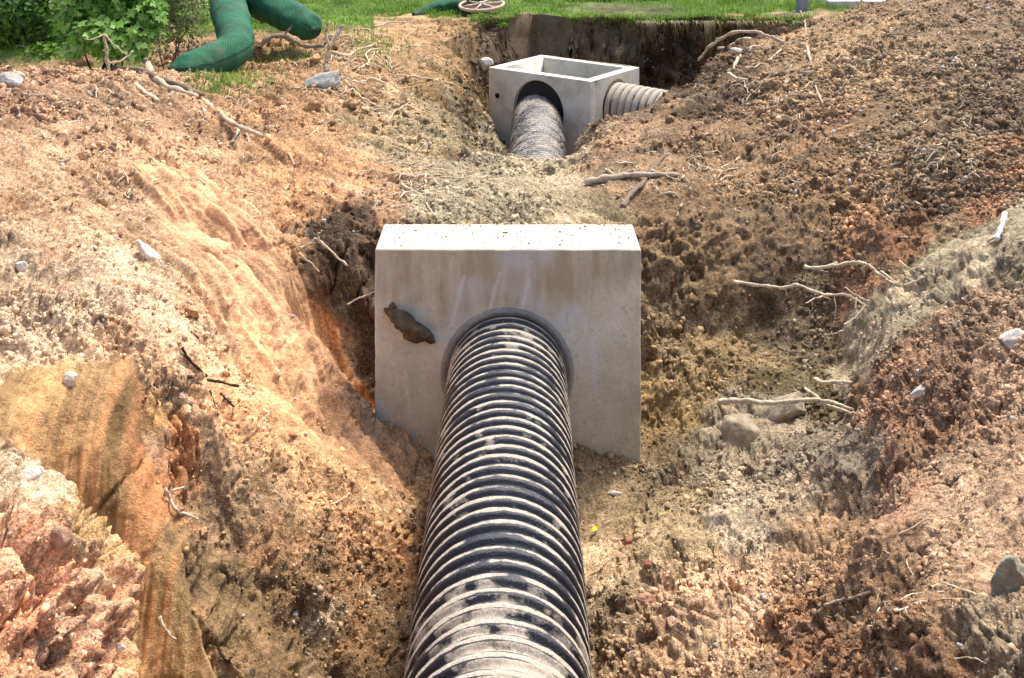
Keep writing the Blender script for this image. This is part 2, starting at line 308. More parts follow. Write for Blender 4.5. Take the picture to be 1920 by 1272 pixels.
# crust ledges: terraces that break the long slopes
ter = fbm(pv*1.9+3.1, 4, 101); tq = ter*5; tr = np.floor(tq)+sm(.75, 1.0, tq-np.floor(tq)); dv += (tr-tq)/5*.10*(rv*.8+.2)*.6
d[vis] = dv*(1-.85*lawn[vis]); d[vis] += lawn[vis]*fbm(pv*3, 3, 66)*.03
g = d.reshape(NR, NC)
p = p+nb*(d)[:, None]
# seats for the buried works
def hold(p, mask_d, lim, slope):
    p[:, 2] = np.where(mask_d < .4, np.minimum(p[:, 2], lim+slope*np.maximum(mask_d, 0)), p[:, 2])
PA = np.array([-.062, 2.0]); PB = np.array([-.026, 6.3])          # pipe axis in plan
axx = PA[0]+(p[:, 1]-PA[1])*(PB[0]-PA[0])/(PB[1]-PA[1])
md = np.where(p[:, 1] < 6.3, np.abs(p[:, 0]-axx)-.30, 9); hold(p, md, -3.10, 1.6)
md = np.maximum(np.abs(p[:, 0]+.022)-.76, np.abs(p[:, 1]-6.33)-.25); hold(p, md, -2.6, 3.0)
AB = np.array([.91, 13.0]); E1 = np.array([-.8, .6]); E2 = np.array([.6, .8]); L1, L2 = 1.5, 1.12
q1 = (p[:, 0]-AB[0])*E1[0]+(p[:, 1]-AB[1])*E1[1]; q2 = (p[:, 0]-AB[0])*E2[0]+(p[:, 1]-AB[1])*E2[1]
md = np.maximum(np.abs(q1-L1/2)-L1/2-.05, np.abs(q2-L2/2)-L2/2-.05); hold(p, md, -3.55, 3.0)

ed = fbm(p*3+8, 4, 171)
lawn = lawn*np.where(gu > 700, sm(14.95, 15.5, gy+ed*.45-.1), sm(13.6, 14.6, gy+ed*.5+(gu < 320)*3))*(1-.9*blob(gu, VH+2.1*F/np.maximum(gy, .1), 1170, 16, 110, 9))
NRF = normals(p); lawn = lawn*np.where(gu > 790, sm(-2.4, -2.25, p[:, 2])*sm(.45, .7, blur(NRF[:, 2].reshape(NR, NC), 2).ravel()), 1)
# ------------------------------------------------------------------ soil colours (control colours, patch by patch)
CP = [ # column, row, spread, colour
 (60, 180, 130, (166, 128, 102)), (250, 200, 130, (166, 130, 102)), (450, 200, 130, (168, 128, 94)), (600, 130, 90, (168, 130, 92)), (130, 330, 150, (188, 150, 118)),
 (60, 560, 150, (204, 172, 144)), (200, 600, 120, (205, 174, 146)), (330, 330, 140, (200, 158, 122)), (430, 560, 110, (214, 168, 130)), (560, 700, 110, (220, 164, 118)),
 (280, 720, 80, (214, 174, 138)), (600, 620, 80, (212, 156, 112)), (440, 490, 45, (160, 98, 84)), (520, 600, 40, (176, 104, 76)), (560, 430, 60, (196, 146, 104)),
 (120, 800, 80, (192, 150, 98)), (230, 860, 80, (204, 152, 96)), (280, 900, 40, (206, 126, 74)), (200, 970, 60, (160, 124, 76)), (240, 1130, 60, (200, 150, 94)), (320, 1230, 70, (204, 156, 104)),
 (30, 870, 80, (196, 168, 142)), (90, 1100, 100, (222, 160, 122)), (60, 1240, 90, (220, 148, 104)), (170, 1200, 70, (220, 162, 124)), (80, 1330, 120, (220, 160, 124)), (330, 880, 40, (204, 136, 88)),
 (430, 950, 90, (160, 128, 98)), (550, 1050, 110, (136, 106, 76)), (650, 930, 80, (178, 136, 96)), (450, 1200, 110, (122, 98, 66)), (620, 1200, 110, (128, 98, 66)), (720, 1100, 80, (140, 102, 68)), (740, 870, 50, (190, 146, 104)), (700, 1230, 60, (108, 86, 60)),
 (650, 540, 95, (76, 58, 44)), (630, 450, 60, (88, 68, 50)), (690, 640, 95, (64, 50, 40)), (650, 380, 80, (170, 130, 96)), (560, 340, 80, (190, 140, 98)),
 (760, 240, 90, (160, 138, 106)), (850, 330, 80, (164, 148, 124)), (1000, 370, 110, (172, 154, 128)), (1120, 390, 70, (150, 130, 100)), (780, 60, 60, (176, 140, 98)), (850, 110, 60, (150, 118, 80)), (870, 200, 60, (112, 90, 62)), (700, 130, 90, (166, 130, 98)),
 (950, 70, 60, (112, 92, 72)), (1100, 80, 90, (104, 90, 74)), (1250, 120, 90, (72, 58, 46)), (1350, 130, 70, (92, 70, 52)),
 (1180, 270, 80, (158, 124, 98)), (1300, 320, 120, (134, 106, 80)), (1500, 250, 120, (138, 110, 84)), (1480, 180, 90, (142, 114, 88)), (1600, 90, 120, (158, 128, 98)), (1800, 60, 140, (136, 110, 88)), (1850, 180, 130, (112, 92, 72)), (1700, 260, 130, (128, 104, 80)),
 (1520, 240, 50, (120, 78, 66)), (1750, 330, 120, (140, 112, 86)), (1880, 330, 70, (170, 116, 86)), (1550, 370, 120, (144, 112, 82)), (1300, 430, 120, (132, 104, 76)), (1650, 440, 90, (146, 102, 72)), (1480, 450, 70, (104, 84, 64)), (1880, 400, 70, (132, 124, 100)),
 (1250, 560, 80, (130, 106, 80)), (1320, 640, 90, (144, 118, 84)), (1450, 600, 80, (104, 86, 66)), (1500, 690, 70, (92, 80, 54)), (1250, 720, 70, (140, 114, 74)), (1620, 490, 70, (150, 106, 78)),
 (1660, 590, 60, (130, 118, 90)), (1790, 470, 60, (136, 124, 96)), (1740, 520, 50, (138, 124, 96)), (1800, 640, 110, (158, 124, 100)), (1700, 760, 100, (140, 104, 80)), (1880, 800, 120, (158, 126, 102)), (1880, 560, 90, (158, 130, 106)),
 (1250, 850, 80, (96, 78, 58)), (1150, 900, 80, (152, 128, 98)), (1400, 900, 100, (164, 144, 122)), (1540, 850, 70, (130, 114, 98)), (1250, 980, 90, (160, 136, 104)), (1380, 970, 60, (170, 152, 134)), (1180, 1100, 90, (184, 154, 122)),
 (1500, 1010, 100, (184, 146, 112)), (1350, 1130, 100, (190, 152, 122)), (1550, 1130, 90, (150, 114, 86)), (1300, 1230, 110, (168, 134, 102)), (1500, 1230, 90, (140, 96, 64)), (1640, 920, 60, (160, 120, 94)), (1780, 960, 90, (170, 138, 112)), (1750, 1080, 90, (130, 98, 72)), (1850, 1150, 80, (146, 124, 102)), (1700, 1230, 80, (112, 82, 60)), (1900, 1020, 60, (168, 132, 106)),
]
wu = gu+fbm(p*np.array([3.2, 3.2, 3.2]), 4, 111)*70; wvv = vv+fbm(p*3.2+5, 4, 113)*60
acc = np.zeros((len(p), 3), np.float32); ws = np.full(len(p), 1e-15, np.float32); wu = np.clip(wu, -60, 1980); wvv = np.clip(wvv, 20, 1330)
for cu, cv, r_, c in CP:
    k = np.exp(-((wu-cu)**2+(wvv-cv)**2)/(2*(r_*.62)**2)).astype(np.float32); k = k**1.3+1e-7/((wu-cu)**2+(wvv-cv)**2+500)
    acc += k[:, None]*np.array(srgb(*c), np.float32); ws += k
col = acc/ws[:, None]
# pale clay, rusty veins and dark humus pockets
n_a = fbm(p*2.4, 4, 121)[:, None]; n_b = fbm(p*np.array([6, 6, 9.]), 4, 131)[:, None]; n_c = fbm(p*4.0+9, 4, 141)[:, None]
col = col*(1+.28*n_a+.14*n_b)
lf = sm(1000, 760, gu)[:, None]*sm(250, 400, vv)[:, None]
col = col*(1-sm(.35, .9, n_c)*.45*lf)+np.array([.52, .25, .11])*sm(.35, .9, n_c)*.45*lf
col = col*(1-sm(.3, .9, -n_c)*.35)+np.array([.55, .43, .31])*sm(.3, .9, -n_c)*.35*(.35+.65*lf)
def paint(m_, c, a, tone=.25):
    global col
    q_ = (m_*a)[:, None]; col = col*(1-q_)+np.array(srgb(*c))*(1+tone*n_b+tone*n_a)*q_
stk = np.zeros(len(p)); stk[vis] = g2
half = sm(.0, .12, (pu-147)*.106+(pvv-991)*.100+fbm(p*5, 2, 77)*.5)   # the second, greener slab below the diagonal step
paint(MK['cut'], (200, 150, 98), .85, .18); paint(MK['cut']*half, (178, 142, 90), .7, .15); paint(MK['cut']*sm(225, 262, pu)*sm(1010, 940, pvv), (208, 134, 84), .8)
paint(MK['cut']*sm(.15, .6, stk), (214, 142, 90), .55); paint(MK['cut']*sm(.15, .6, -stk), (150, 124, 80), .5)
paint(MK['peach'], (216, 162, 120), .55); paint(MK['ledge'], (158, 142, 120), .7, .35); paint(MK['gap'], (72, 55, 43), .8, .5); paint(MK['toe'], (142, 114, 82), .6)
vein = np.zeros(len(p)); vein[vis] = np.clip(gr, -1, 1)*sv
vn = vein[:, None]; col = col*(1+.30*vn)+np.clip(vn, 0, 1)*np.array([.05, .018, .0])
lum = (col@np.array([.3, .55, .15]))[:, None]; col = (lum+(col-lum)*.86)*np.array([1.0, .985, .86]); col = col*(1+.16*sm(1100, 1300, gu))[:, None]*(1+.10*sm(900, 700, gu))[:, None]
hu = 1-sm(0, .12, (-2.1-p[:, 2]))                         # turf and topsoil
gcol = np.array([.085, .15, .022])*(1+.5*n_a)
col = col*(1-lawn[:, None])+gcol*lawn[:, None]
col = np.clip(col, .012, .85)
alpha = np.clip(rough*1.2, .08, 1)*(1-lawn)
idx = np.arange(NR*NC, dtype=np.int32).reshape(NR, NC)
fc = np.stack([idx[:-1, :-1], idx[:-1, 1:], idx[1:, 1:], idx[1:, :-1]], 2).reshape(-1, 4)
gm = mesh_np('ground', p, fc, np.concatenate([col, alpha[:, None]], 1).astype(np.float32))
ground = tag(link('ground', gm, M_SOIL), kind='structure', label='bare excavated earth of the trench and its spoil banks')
bpy.context.view_layer.update()
O0 = Vector((0, 0, 0))
def hit(u, v):                                 # where the sight line through a pixel meets the ground
    dr = Vector(((u-UC)/F, 1, -(v-VH)/F)).normalized(); ok, loc, no, _ = ground.ray_cast(O0, dr)
    return (loc, no) if ok else (Vector(P(u, v, 15.)), Vector((0, 0, 1)))
def drop(x, y):
    ok, loc, no, _ = ground.ray_cast(Vector((x, y, 3)), Vector((0, 0, -1)))
    return (loc, no) if ok else (Vector((x, y, -2.1)), Vector((0, 0, 1)))

# ------------------------------------------------------------------ loose clods and stones on the earth
def ico(sub):
    b = bmesh.new(); bmesh.ops.create_icosphere(b, subdivisions=sub, radius=1); v = np.array([q.co[:] for q in b.verts]); f = np.array([[q.index for q in fa.verts] for fa in b.faces]); b.free(); return v, f
IV, IF = ico(2); IV3, IF3 = ico(4)
def lump(v, seed, amp=.35, flat=.8, ang=0.):
    n = vnoise(v*1.3+seed*9.1, seed)*amp+vnoise(v*2.9+seed*5.3, seed+3)*amp*.5
    q = v*(1+n)[:, None]
    if ang:                                   # chop planes for broken stone
        r_ = np.random.default_rng(seed)
        for _ in range(17):
            a = r_.normal(size=3); a /= np.linalg.norm(a); dd = q@a; lim = r_.uniform(.55, .85); over = np.maximum(dd-lim, 0); q = q-over[:, None]*a*ang
    return q*np.array([1, r_scale(seed), flat])
def r_scale(s): return .7+.5*((s*0.61803) % 1)
TPL = [lump(IV, 100+i, .42, .55+.04*(i % 8), .7*(i % 2)) for i in range(24)]
NRM = normals(p)
IV1, IF1 = ico(1)
T1 = np.array([lump(IV1, 300+i, .5, .5+.05*(i % 8), .8) for i in range(40)]); T3 = np.array([lump(ico(3)[0], 400+i, .5, .6+.04*(i % 8), .95)*(1+.22*fbm(ico(3)[0]*3.3+i, 3, 500+i))[:, None] for i in range(24)]); F3_ = ico(3)[1]
def scatter(name, n, smin, smax, power, wfun, colfun, m, label, T_, F_, smooth=False):
    wgt = wfun(); wgt = wgt/wgt.sum(); ids = rng.choice(len(p), n, p=wgt)
    sc = smin*(1-rng.random(n)*(1-(smin/smax)**power))**(-1/power)*np.clip(gy[ids]/6.5, .6, 1.6)
    Q = rng.normal(size=(n, 4)); Q /= np.linalg.norm(Q, axis=1, keepdims=True); a, b, c, d = Q.T
    Rm = np.stack([1-2*(c*c+d*d), 2*(b*c-d*a), 2*(b*d+c*a), 2*(b*c+d*a), 1-2*(b*b+d*d), 2*(c*d-b*a), 2*(b*d-c*a), 2*(c*d+b*a), 1-2*(b*b+c*c)], 1).reshape(n, 3, 3)
    V_ = np.einsum('nij,nkj->nki', Rm, T_[rng.integers(len(T_), size=n)])*sc[:, None, None]+(p[ids]+NRM[ids]*sc[:, None]*.1)[:, None, :]
    k = V_.shape[1]; Fc = (F_[None]+(np.arange(n)*k)[:, None, None]).reshape(-1, 3); C_ = np.repeat(colfun(ids), k, axis=0)
    return tag(link(name, mesh_np(name, V_.reshape(-1, 3), Fc, C_.astype(np.float32)), m, smooth=smooth), label, None, None, 'stuff')
area = np.linalg.norm(np.cross(np.gradient(p.reshape(NR, NC, 3), axis=1), np.gradient(p.reshape(NR, NC, 3), axis=0)), axis=2).ravel()
inpit = (np.abs(gu-UC) < 1450) & (gy < 15.4) & (p[:, 2] < np.where(gy > 14.6, -2.17, 9)) & (vv > -40) & (vv < 1700)
clump = np.where(np.abs(gu-UC) > 1020, .45, 1)*np.clip(fbm(p*1.6+4, 3, 151)*1.2+.55, .05, 2)
crumb = sum(a*blob(gu, vv, cu, cv, su, sv) for a, cu, cv, su, sv in ((1, 150, 180, 300, 80), (1, 60, 560, 200, 150), (1, 1700, 200, 400, 140), (1, 1300, 950, 250, 160), (1, 550, 1050, 160, 160), (1, 1850, 350, 250, 100), (.8, 1250, 1150, 200, 130), (.35, 1200, 400, 260, 70), (1.2, 1150, 880, 80, 30), (1, 1750, 700, 200, 150), (1, 1600, 1150, 300, 120), (.7, 80, 1100, 150, 250)))
def w1_(): return area/gy**1.0*inpit*(1-.93*MK['cut'])*(1-.75*MK['peach'])*(1-.35*sm(950, 800, gu))*(1-.5*MK['ledge'])*np.where((gy < 3.7) & (gu < 450), .12, 1.)*(1-.9*np.exp(-(((gu-160)/170)**2+((gy-4.12)/.22)**2)**2))*(rough**2+.03)*(crumb+.35)*clump
def cc_(lo, hi): return lambda ids: col[ids]*rng.uniform(lo, hi, (len(ids), 1))
scatter('soil_clods', 5200, .012, .06, 2.1, w1_, cc_(.75, 1.3), M_CLOD, 'crumbled lumps of brown and orange earth strewn over both banks', T3, F3_, True)
scatter('soil_crumbs', 150000, .004, .032, 1.75, w1_, cc_(.4, 1.75), M_CRUMB, 'fine loose earth crumbs covering both banks', T1, IF1)
def pale(ids):
    n = len(ids); k = rng.random(n); a = np.where(k[:, None] < .6, [.50, .44, .36], np.where(k[:, None] < .85, [.40, .36, .31], [.42, .27, .19])); return a*rng.uniform(.75, 1.2, (n, 1))
def w2_(): return area/gy**1.0*inpit*(1-.9*MK['cut'])*np.where((gy < 3.7) & (gu < 450), .25, 1.)*(rough+.08)*(crumb+.3)*clump
scatter('gravel', 9000, .004, .026, 1.9, w2_, pale, M_CRUMB, 'small pale pebbles and stone chips in the soil', T1, IF1)

# ------------------------------------------------------------------ concrete
def concrete(name, base, stain=True, lo=.75):
    m, t, b = mat(name, .85, .25); tc = t.nodes.new('ShaderNodeTexCoord'); v = tc.outputs['Object']
    n1 = noise(t, 3.2, 5, .65, v); n2 = noise(t, 38, 6, .7, v); n3 = noise(t, 9, 4, .6, v)
    r1 = ramp(t, [(.32, tuple(lo*x for x in (.92, .9, .86))), (.5, (1, 1, 1)), (.68, (1.15, 1.16, 1.2))], n1)
    c = mixc(t, base, r1.outputs[0], 1, 'MULTIPLY')
    r2 = ramp(t, [(.3, (.8, .8, .78)), (.55, (1.05, 1.05, 1.05))], n2); c = mixc(t, c, r2.outputs[0], .7, 'MULTIPLY')
    vo = N(t, 'ShaderNodeTexVoronoi', Scale=46.); t.links.new(v, vo.inputs['Vector'])
    pr = ramp(t, [(.07, (.3, .27, .24)), (.16, (1, 1, 1))], vo.outputs['Distance']); c = mixc(t, c, pr.outputs[0], .5, 'MULTIPLY')
    return m, t, b, v, c, n1, n2, n3
M_BOX, t, b, v, c, n1, n2, n3 = concrete('pale_concrete', (.60, .555, .455)); t.links.new(c, b.inputs['Base Color']); bump(t, b, n2, .004)
# the headwall: mud washed over its top, whitish lime sheen, scrape marks
M_WALL, t, b, v, c, n1, n2, n3 = concrete('stained_concrete', (.62, .56, .435), lo=.84)
sx = t.nodes.new('ShaderNodeSeparateXYZ'); t.links.new(v, sx.inputs[0])
def mth(op, a, b_=None, c_=None):
    n = N(t, 'ShaderNodeMath', operation=op)
    for i, x in enumerate((a, b_, c_)):
        if x is None: continue
        if isinstance(x, (int, float)): n.inputs[i].default_value = x
        else: t.links.new(x, n.inputs[i])
    return n.outputs[0]
mp = N(t, 'ShaderNodeMapping'); mp.inputs['Scale'].default_value = (9, 1, 1.6); mp.inputs['Rotation'].default_value = (0, R(8), 0); t.links.new(v, mp.inputs[0]); drip = noise(t, 1.0, 5, .6, mp.outputs[0])
wv_ = noise(t, 2.0, 4, .6, v)
hz = mth('SUBTRACT', 0.0, sx.outputs[2])                       # distance below the top edge
edge = mth('ADD', mth('MULTIPLY', wv_, .52), mth('MULTIPLY', drip, .24))
edge = mth('SUBTRACT', edge, mth('MULTIPLY', mth('ABSOLUTE', mth('SUBTRACT', sx.outputs[0], .55)), .22))
mud = mth('MULTIPLY', mth('SUBTRACT', mth('SUBTRACT', edge, hz), -.06), 7.0)
mudc = N(t, 'ShaderNodeClamp'); t.links.new(mud, mudc.inputs[0])
ff = mth('LESS_THAN', sx.outputs[1], .012); dr_ = ramp(t, [(.34, (.2,)*3), (.56, (.85,)*3)], drip); mudf = mth('MULTIPLY', mth('MULTIPLY', mudc.outputs[0], ff), dr_.outputs[0])
c = mixc(t, c, (.36, .285, .185), mudf)
lime = ramp(t, [(.52, (0, 0, 0)), (.62, (1, 1, 1))], noise(t, 1.9, 3, .5, v)); lf_ = mth('MULTIPLY', mth('MULTIPLY', lime.outputs[0], ff), .55)
c = mixc(t, c, (.56, .56, .57), lf_)
for x0_, za, zb, kx, wd_ in ((.195, -.93, -.66, -.12, .011), (1.20, -.80, -.48, -.06, .017), (1.13, -.50, -.40, .2, .006), (1.17, -.52, -.42, .25, .006), (.42, -.42, -.14, .25, .012), (.62, -.34, -.12, .3, .008), (.80, -.36, -.16, .2, .008)):
    cx_ = mth('MULTIPLY_ADD', mth('SUBTRACT', sx.outputs[2], za), kx, x0_); dd_ = mth('ABSOLUTE', mth('SUBTRACT', mth('MULTIPLY_ADD', wv_, .05, sx.outputs[0]), mth('ADD', cx_, .025)))
    k1 = ramp(t, [(0, (1,)*3), (wd_*.6, (.8,)*3), (wd_*1.6, (0,)*3)], dd_); k2 = mth('MULTIPLY', mth('GREATER_THAN', sx.outputs[2], za), mth('LESS_THAN', sx.outputs[2], zb))
    c = mixc(t, c, (.70, .70, .70), mth('MULTIPLY', mth('MULTIPLY', k1.outputs[0], k2), mth('MULTIPLY', ff, mth('MULTIPLY', n2, .85))))
sp2 = ramp(t, [(.60, (0, 0, 0)), (.68, (1, 1, 1))], noise(t, 13, 4, .65, v)); c = mixc(t, c, (.30, .24, .17), mth('MULTIPLY', sp2.outputs[0], .45))
gn = t.nodes.new('ShaderNodeNewGeometry'); sg = t.nodes.new('ShaderNodeSeparateXYZ'); t.links.new(gn.outputs['True Normal'], sg.inputs[0]); tp = mth('GREATER_THAN', sg.outputs[2], .5)
tr_ = ramp(t, [(.35, (.35,)*3), (.65, (.85,)*3)], noise(t, 6, 5, .7, v)); c = mixc(t, c, (.44, .37, .27), mth('MULTIPLY', tp, tr_.outputs[0]))
t.links.new(c, b.inputs['Base Color']); bump(t, b, n2, .004)
M_MORT, t, b, v, c, n1, n2, n3 = concrete('grey_mortar', (.30, .285, .26)); t.links.new(c, b.inputs['Base Color']); bump(t, b, n2, .01)
M_DARK, t, b = mat('black_void', .9, .1); b.inputs['Base Color'].default_value = (.01, .01, .01, 1)

def plate_hole(bm, O, X, Zd, Nn, w_, h_, th, cx, cz, r_, seg=96, holes=True):
    """slab: O lower left corner of the front, X along, Zd up, Nn outward from the back to the front"""
    O, X, Zd, Nn = map(Vector, (O, X, Zd, Nn)); loops = []
    def per(i):
        a = 2*math.pi*i/seg; dx, dz = math.cos(a), math.sin(a); ks = []
        if dx > 1e-9: ks.append((w_-cx)/dx)
        if dx < -1e-9: ks.append(-cx/dx)
        if dz > 1e-9: ks.append((h_-cz)/dz)
        if dz < -1e-9: ks.append(-cz/dz)
        k = min(ks); return cx+dx*k, cz+dz*k
    pts = [per(i) for i in range(seg)]
    for cxx, czz in ((0, 0), (w_, 0), (w_, h_), (0, h_)):      # pull the nearest sample onto each corner
        j = min(range(seg), key=lambda i: (pts[i][0]-cxx)**2+(pts[i][1]-czz)**2); pts[j] = (cxx, czz)
    ring = [(cx+r_*math.cos(2*math.pi*i/seg), cz+r_*math.sin(2*math.pi*i/seg)) for i in range(seg)]
    def mk(pp, back): return [bm.verts.new(O+X*a+Zd*b_-Nn*(th if back else 0)) for a, b_ in pp]
    of, rf, ob, rb = mk(pts, 0), mk(ring, 0), mk(pts, 1), mk(ring, 1)
    for i in range(seg):
        j = (i+1) % seg
        bm.faces.new((rf[i], of[i], of[j], rf[j])); bm.faces.new((rb[j], ob[j], ob[i], rb[i]))
        bm.faces.new((of[i], ob[i], ob[j], of[j])); bm.faces.new((rf[j], rb[j], rb[i], rf[i]))
def fin_bm(bm, name, m, parent=None, bev=0, smooth=False, loc=None):
    bmesh.ops.recalc_face_normals(bm, faces=bm.faces)
    me = bpy.data.meshes.new(name); bm.to_mesh(me); bm.free()
    o = link(name, me, m, parent, smooth)
    if bev:
        mo = o.modifiers.new('Bevel', 'BEVEL'); mo.width = bev; mo.segments = 3; mo.limit_method = 'ANGLE'; mo.angle_limit = R(40); o.data.shade_smooth()
        wn = o.modifiers.new('W', 'WEIGHTED_NORMAL'); wn.keep_sharp = True
    return o
# headwall slab
HX0, HX1, HT, HB = -.747, .703, -2.115, -3.33
head = empty('concrete_headwall', (HX0, 6.1, HT)); tag(head, 'thick stained concrete headwall slab with the ribbed black pipe entering its round hole', 'headwall')
bm = bmesh.new(); PCX, PCZ = -.026-HX0, -2.797
plate_hole(bm, (0, 0, HB-HT), (1, 0, 0), (0, 0, 1), (0, -1, 0), HX1-HX0, HT-HB, .43, PCX, PCZ-HB, .357)
for q_ in bm.verts: q_.co += Vector((random.uniform(-.002, .002), 0, random.uniform(-.002, .002)))
slab = fin_bm(bm, 'slab', M_WALL, head, .011)
bm = bmesh.new()                                # mortar packed round the pipe
seg = 96; rr = [(.364, .004), (.358, -.008), (.345, -.011), (.334, -.006), (.318, .006), (.295, .03)]; rings = []
for k, (r_, dy) in enumerate(rr):
    rings.append([bm.verts.new((PCX+(r_+(random.uniform(-.004, .004) if k in (1, 2) else 0))*math.cos(2*math.pi*i/seg), dy+(random.uniform(-.003, .003) if k else .004), PCZ-HT+r_*math.sin(2*math.pi*i/seg))) for i in range(seg)])
for a, b_ in zip(rings, rings[1:]):
    for i in range(seg): bm.faces.new((a[i], a[(i+1) % seg], b_[(i+1) % seg], b_[i]))
fin_bm(bm, 'mortar_collar', M_MORT, head, smooth=True)

# dirt left lying on top of the slab
nD = 420; a_ = rng.random((nD, 2)); dd = np.stack([HX0+.02+a_[:, 0]*(HX1-HX0-.04), 6.115+a_[:, 1]*.40, np.full(nD, HT+.002)], 1); dd[:, 1] = np.where(rng.random(nD) < .5, 6.115+.40*a_[:, 1]**.4, dd[:, 1])
sz_ = .002*(1-rng.random(nD)*(1-(.002/.014)**2))**(-.5); V_ = T1[rng.integers(40, size=nD)]*sz_[:, None, None]+dd[:, None]; k_ = V_.shape[1]
tag(link('slab_dirt', mesh_np('slab_dirt', V_.reshape(-1, 3), (IF1[None]+(np.arange(nD)*k_)[:, None, None]).reshape(-1, 3), np.repeat(np.array([.26, .18, .11])*rng.uniform(.5, 1.6, (nD, 1)), k_, 0).astype(np.float32)), M_CRUMB, smooth=False), 'specks of dirt on top of the headwall', None, None, 'stuff')
# ------------------------------------------------------------------ corrugated pipes
def pipe_mat(name, mudamt):
    m, t, b = mat(name, .55, .45); tc = t.nodes.new('ShaderNodeTexCoord'); v = tc.outputs['Object']
    at = N(t, 'ShaderNodeAttribute', attribute_name='Col')     # r: dried mud
    n1 = noise(t, 34, 6, .75, v); n2 = noise(t, 120, 4, .7, v)
    a = N(t, 'ShaderNodeMath', operation='MULTIPLY_ADD'); t.links.new(n1, a.inputs[0]); a.inputs[1].default_value = .9
    s = t.nodes.new('ShaderNodeSeparateColor'); t.links.new(at.outputs[0], s.inputs[0]); t.links.new(s.outputs[0], a.inputs[2])
    r_ = ramp(t, [(.76, (0, 0, 0)), (.98, (1, 1, 1))], a.outputs[0])
    mudc = ramp(t, [(.3, (.18, .15, .115)), (.5, (.40, .35, .275)), (.7, (.66, .59, .47))], n2)
    mc = mixc(t, mudc.outputs[0], (.42, .33, .24), s.outputs[1])
    c = mixc(t, (.016, .016, .02), mc, r_.outputs[0]); t.links.new(c, b.inputs['Base Color'])
    rf = ramp(t, [(0, (.28, .28, .28)), (1, (.95, .95, .95))], r_.outputs[0]); t.links.new(rf.outputs[0], b.inputs['Roughness'])
    ad = N(t, 'ShaderNodeMath', operation='MULTIPLY_ADD'); t.links.new(r_.outputs[0], ad.inputs[0]); ad.inputs[1].default_value = .6; t.links.new(n2, ad.inputs[2]); bump(t, b, ad.outputs[0], .004)
    return m
M_PIPE = pipe_mat('ribbed_black_plastic', 1)
def corr_pipe(name, A, B, r, pitch, depth, mudfun, m, seg=144, per=14, bend=None, groove=.45):
    A, B = np.array(A, float), np.array(B, float); L = np.linalg.norm(B-A); ax = (B-A)/L; up = np.array([0, 0, 1.]); sd_ = np.cross(ax, up); sd_ /= np.linalg.norm(sd_); up = np.cross(sd_, ax)
    n = int(L/pitch*per); s = np.linspace(0, L, n); ph = (s/pitch) % 1
    # broad round ribs with narrower valleys
    x = np.abs(ph-.5)*2; rib = np.where(x < 1-groove, 1-.10*(x/(1-groove))**2, .9*np.clip(1-((x-(1-groove))/groove), 0, 1)**1.0); rib = np.where(x > 1-groove, .9*(.5+.5*np.cos(np.pi*np.clip((x-(1-groove))/(groove*.8), 0, 1))), rib)
    th = np.linspace(0, 2*np.pi, seg, endpoint=False); S, T = np.meshgrid(s, th, indexing='ij'); RB = np.repeat(rib[:, None], seg, 1)
    cen = A+ax*S[..., None]
    if bend is not None: cen = cen+bend(S/L)[..., None]*np.array([0, 0, 1.])
    dirn = np.cos(T)[..., None]*sd_+np.sin(T)[..., None]*up
    P0 = cen+dirn*(r-depth*(1-RB))[..., None]
    pf = P0.reshape(-1, 3); wob = fbm(pf*3, 2, 7)*.003+fbm(pf*40, 2, 8)*.0012
    mu, rust = mudfun(S.ravel(), T.ravel(), RB.ravel(), pf)
    caked = np.clip(mu-.55, 0, 1)*depth*.8*(1-RB.ravel())
    pf = pf+dirn.reshape(-1, 3)*(wob+caked)[:, None]
    ii = np.arange(n*seg).reshape(n, seg); fcs = np.stack([ii[:-1], np.roll(ii, -1, 1)[:-1], np.roll(ii, -1, 1)[1:], ii[1:]], 2).reshape(-1, 4)
    c_ = np.stack([mu, rust, mu*0], 1); return link(name, mesh_np(name, pf, fcs, c_.astype(np.float32)), m)
def mud_main(S, T, RB, q):
    top = np.clip(np.sin(T), 0, 1)
    n1 = fbm(q*3.2, 4, 201); n2 = fbm(q*9, 4, 207); n3 = fbm(q*np.array([14, 60, 14.]), 3, 209)
    near = np.clip((4.25-q[:, 1])/.9, 0, 1)                     # the near end is caked with clay
    side = np.clip(-np.cos(T)*(-1), -1, 1)
    mu = -.08+.74*np.clip((RB-.925)/.06, 0, 1)+.04*top+.20*n1+.42*n2+.26*n3+near*(.42*(RB < .9)+.08)*(1+1.8*n1-.5*np.cos(T))
    lip = np.exp(-((q[:, 1]-6.0)/.09)**2)*.35
    rust = np.clip(.25+.9*n1+.25*fbm(q*7, 3, 211), 0, 1)*.6
    return np.clip(mu+lip, 0, 1.3), rust
pipeo = corr_pipe('corrugated_pipe', (-.062, 1.9, -2.797), (-.024, 6.5, -2.797), .322, .078, .024, mud_main, M_PIPE, seg=200, per=20, groove=.62)
tag(pipeo, 'large black ribbed drain pipe caked with pale mud running into the headwall', 'pipe')
def mud_far(S, T, RB, q):
    n1 = fbm(q*3.2, 4, 221); n2 = fbm(q*9, 4, 227)
    return np.clip(-.02+.34*RB+.04*n1+.10*n2+.12*np.clip(np.sin(T), 0, 1), 0, 1), np.clip(.1+.3*n1, 0, .5)
tag(corr_pipe('corrugated_pipe', (.185, 8.6, -3.12), (.315, 13.75, -3.13), .305, .078, .015, mud_far, M_PIPE, seg=96, per=10), 'grey muddy drain pipe running from the earth mound into the front of the box', 'pipe')
def mud_shade_side(S, T, RB, q):
    n2 = fbm(q*9, 4, 237); return np.clip(.30+.55*RB+.2*n2, 0, 1.2), np.clip(.05+.2*n2, 0, .4)  # mud on the ribs; valleys coloured darker to imitate shade between them
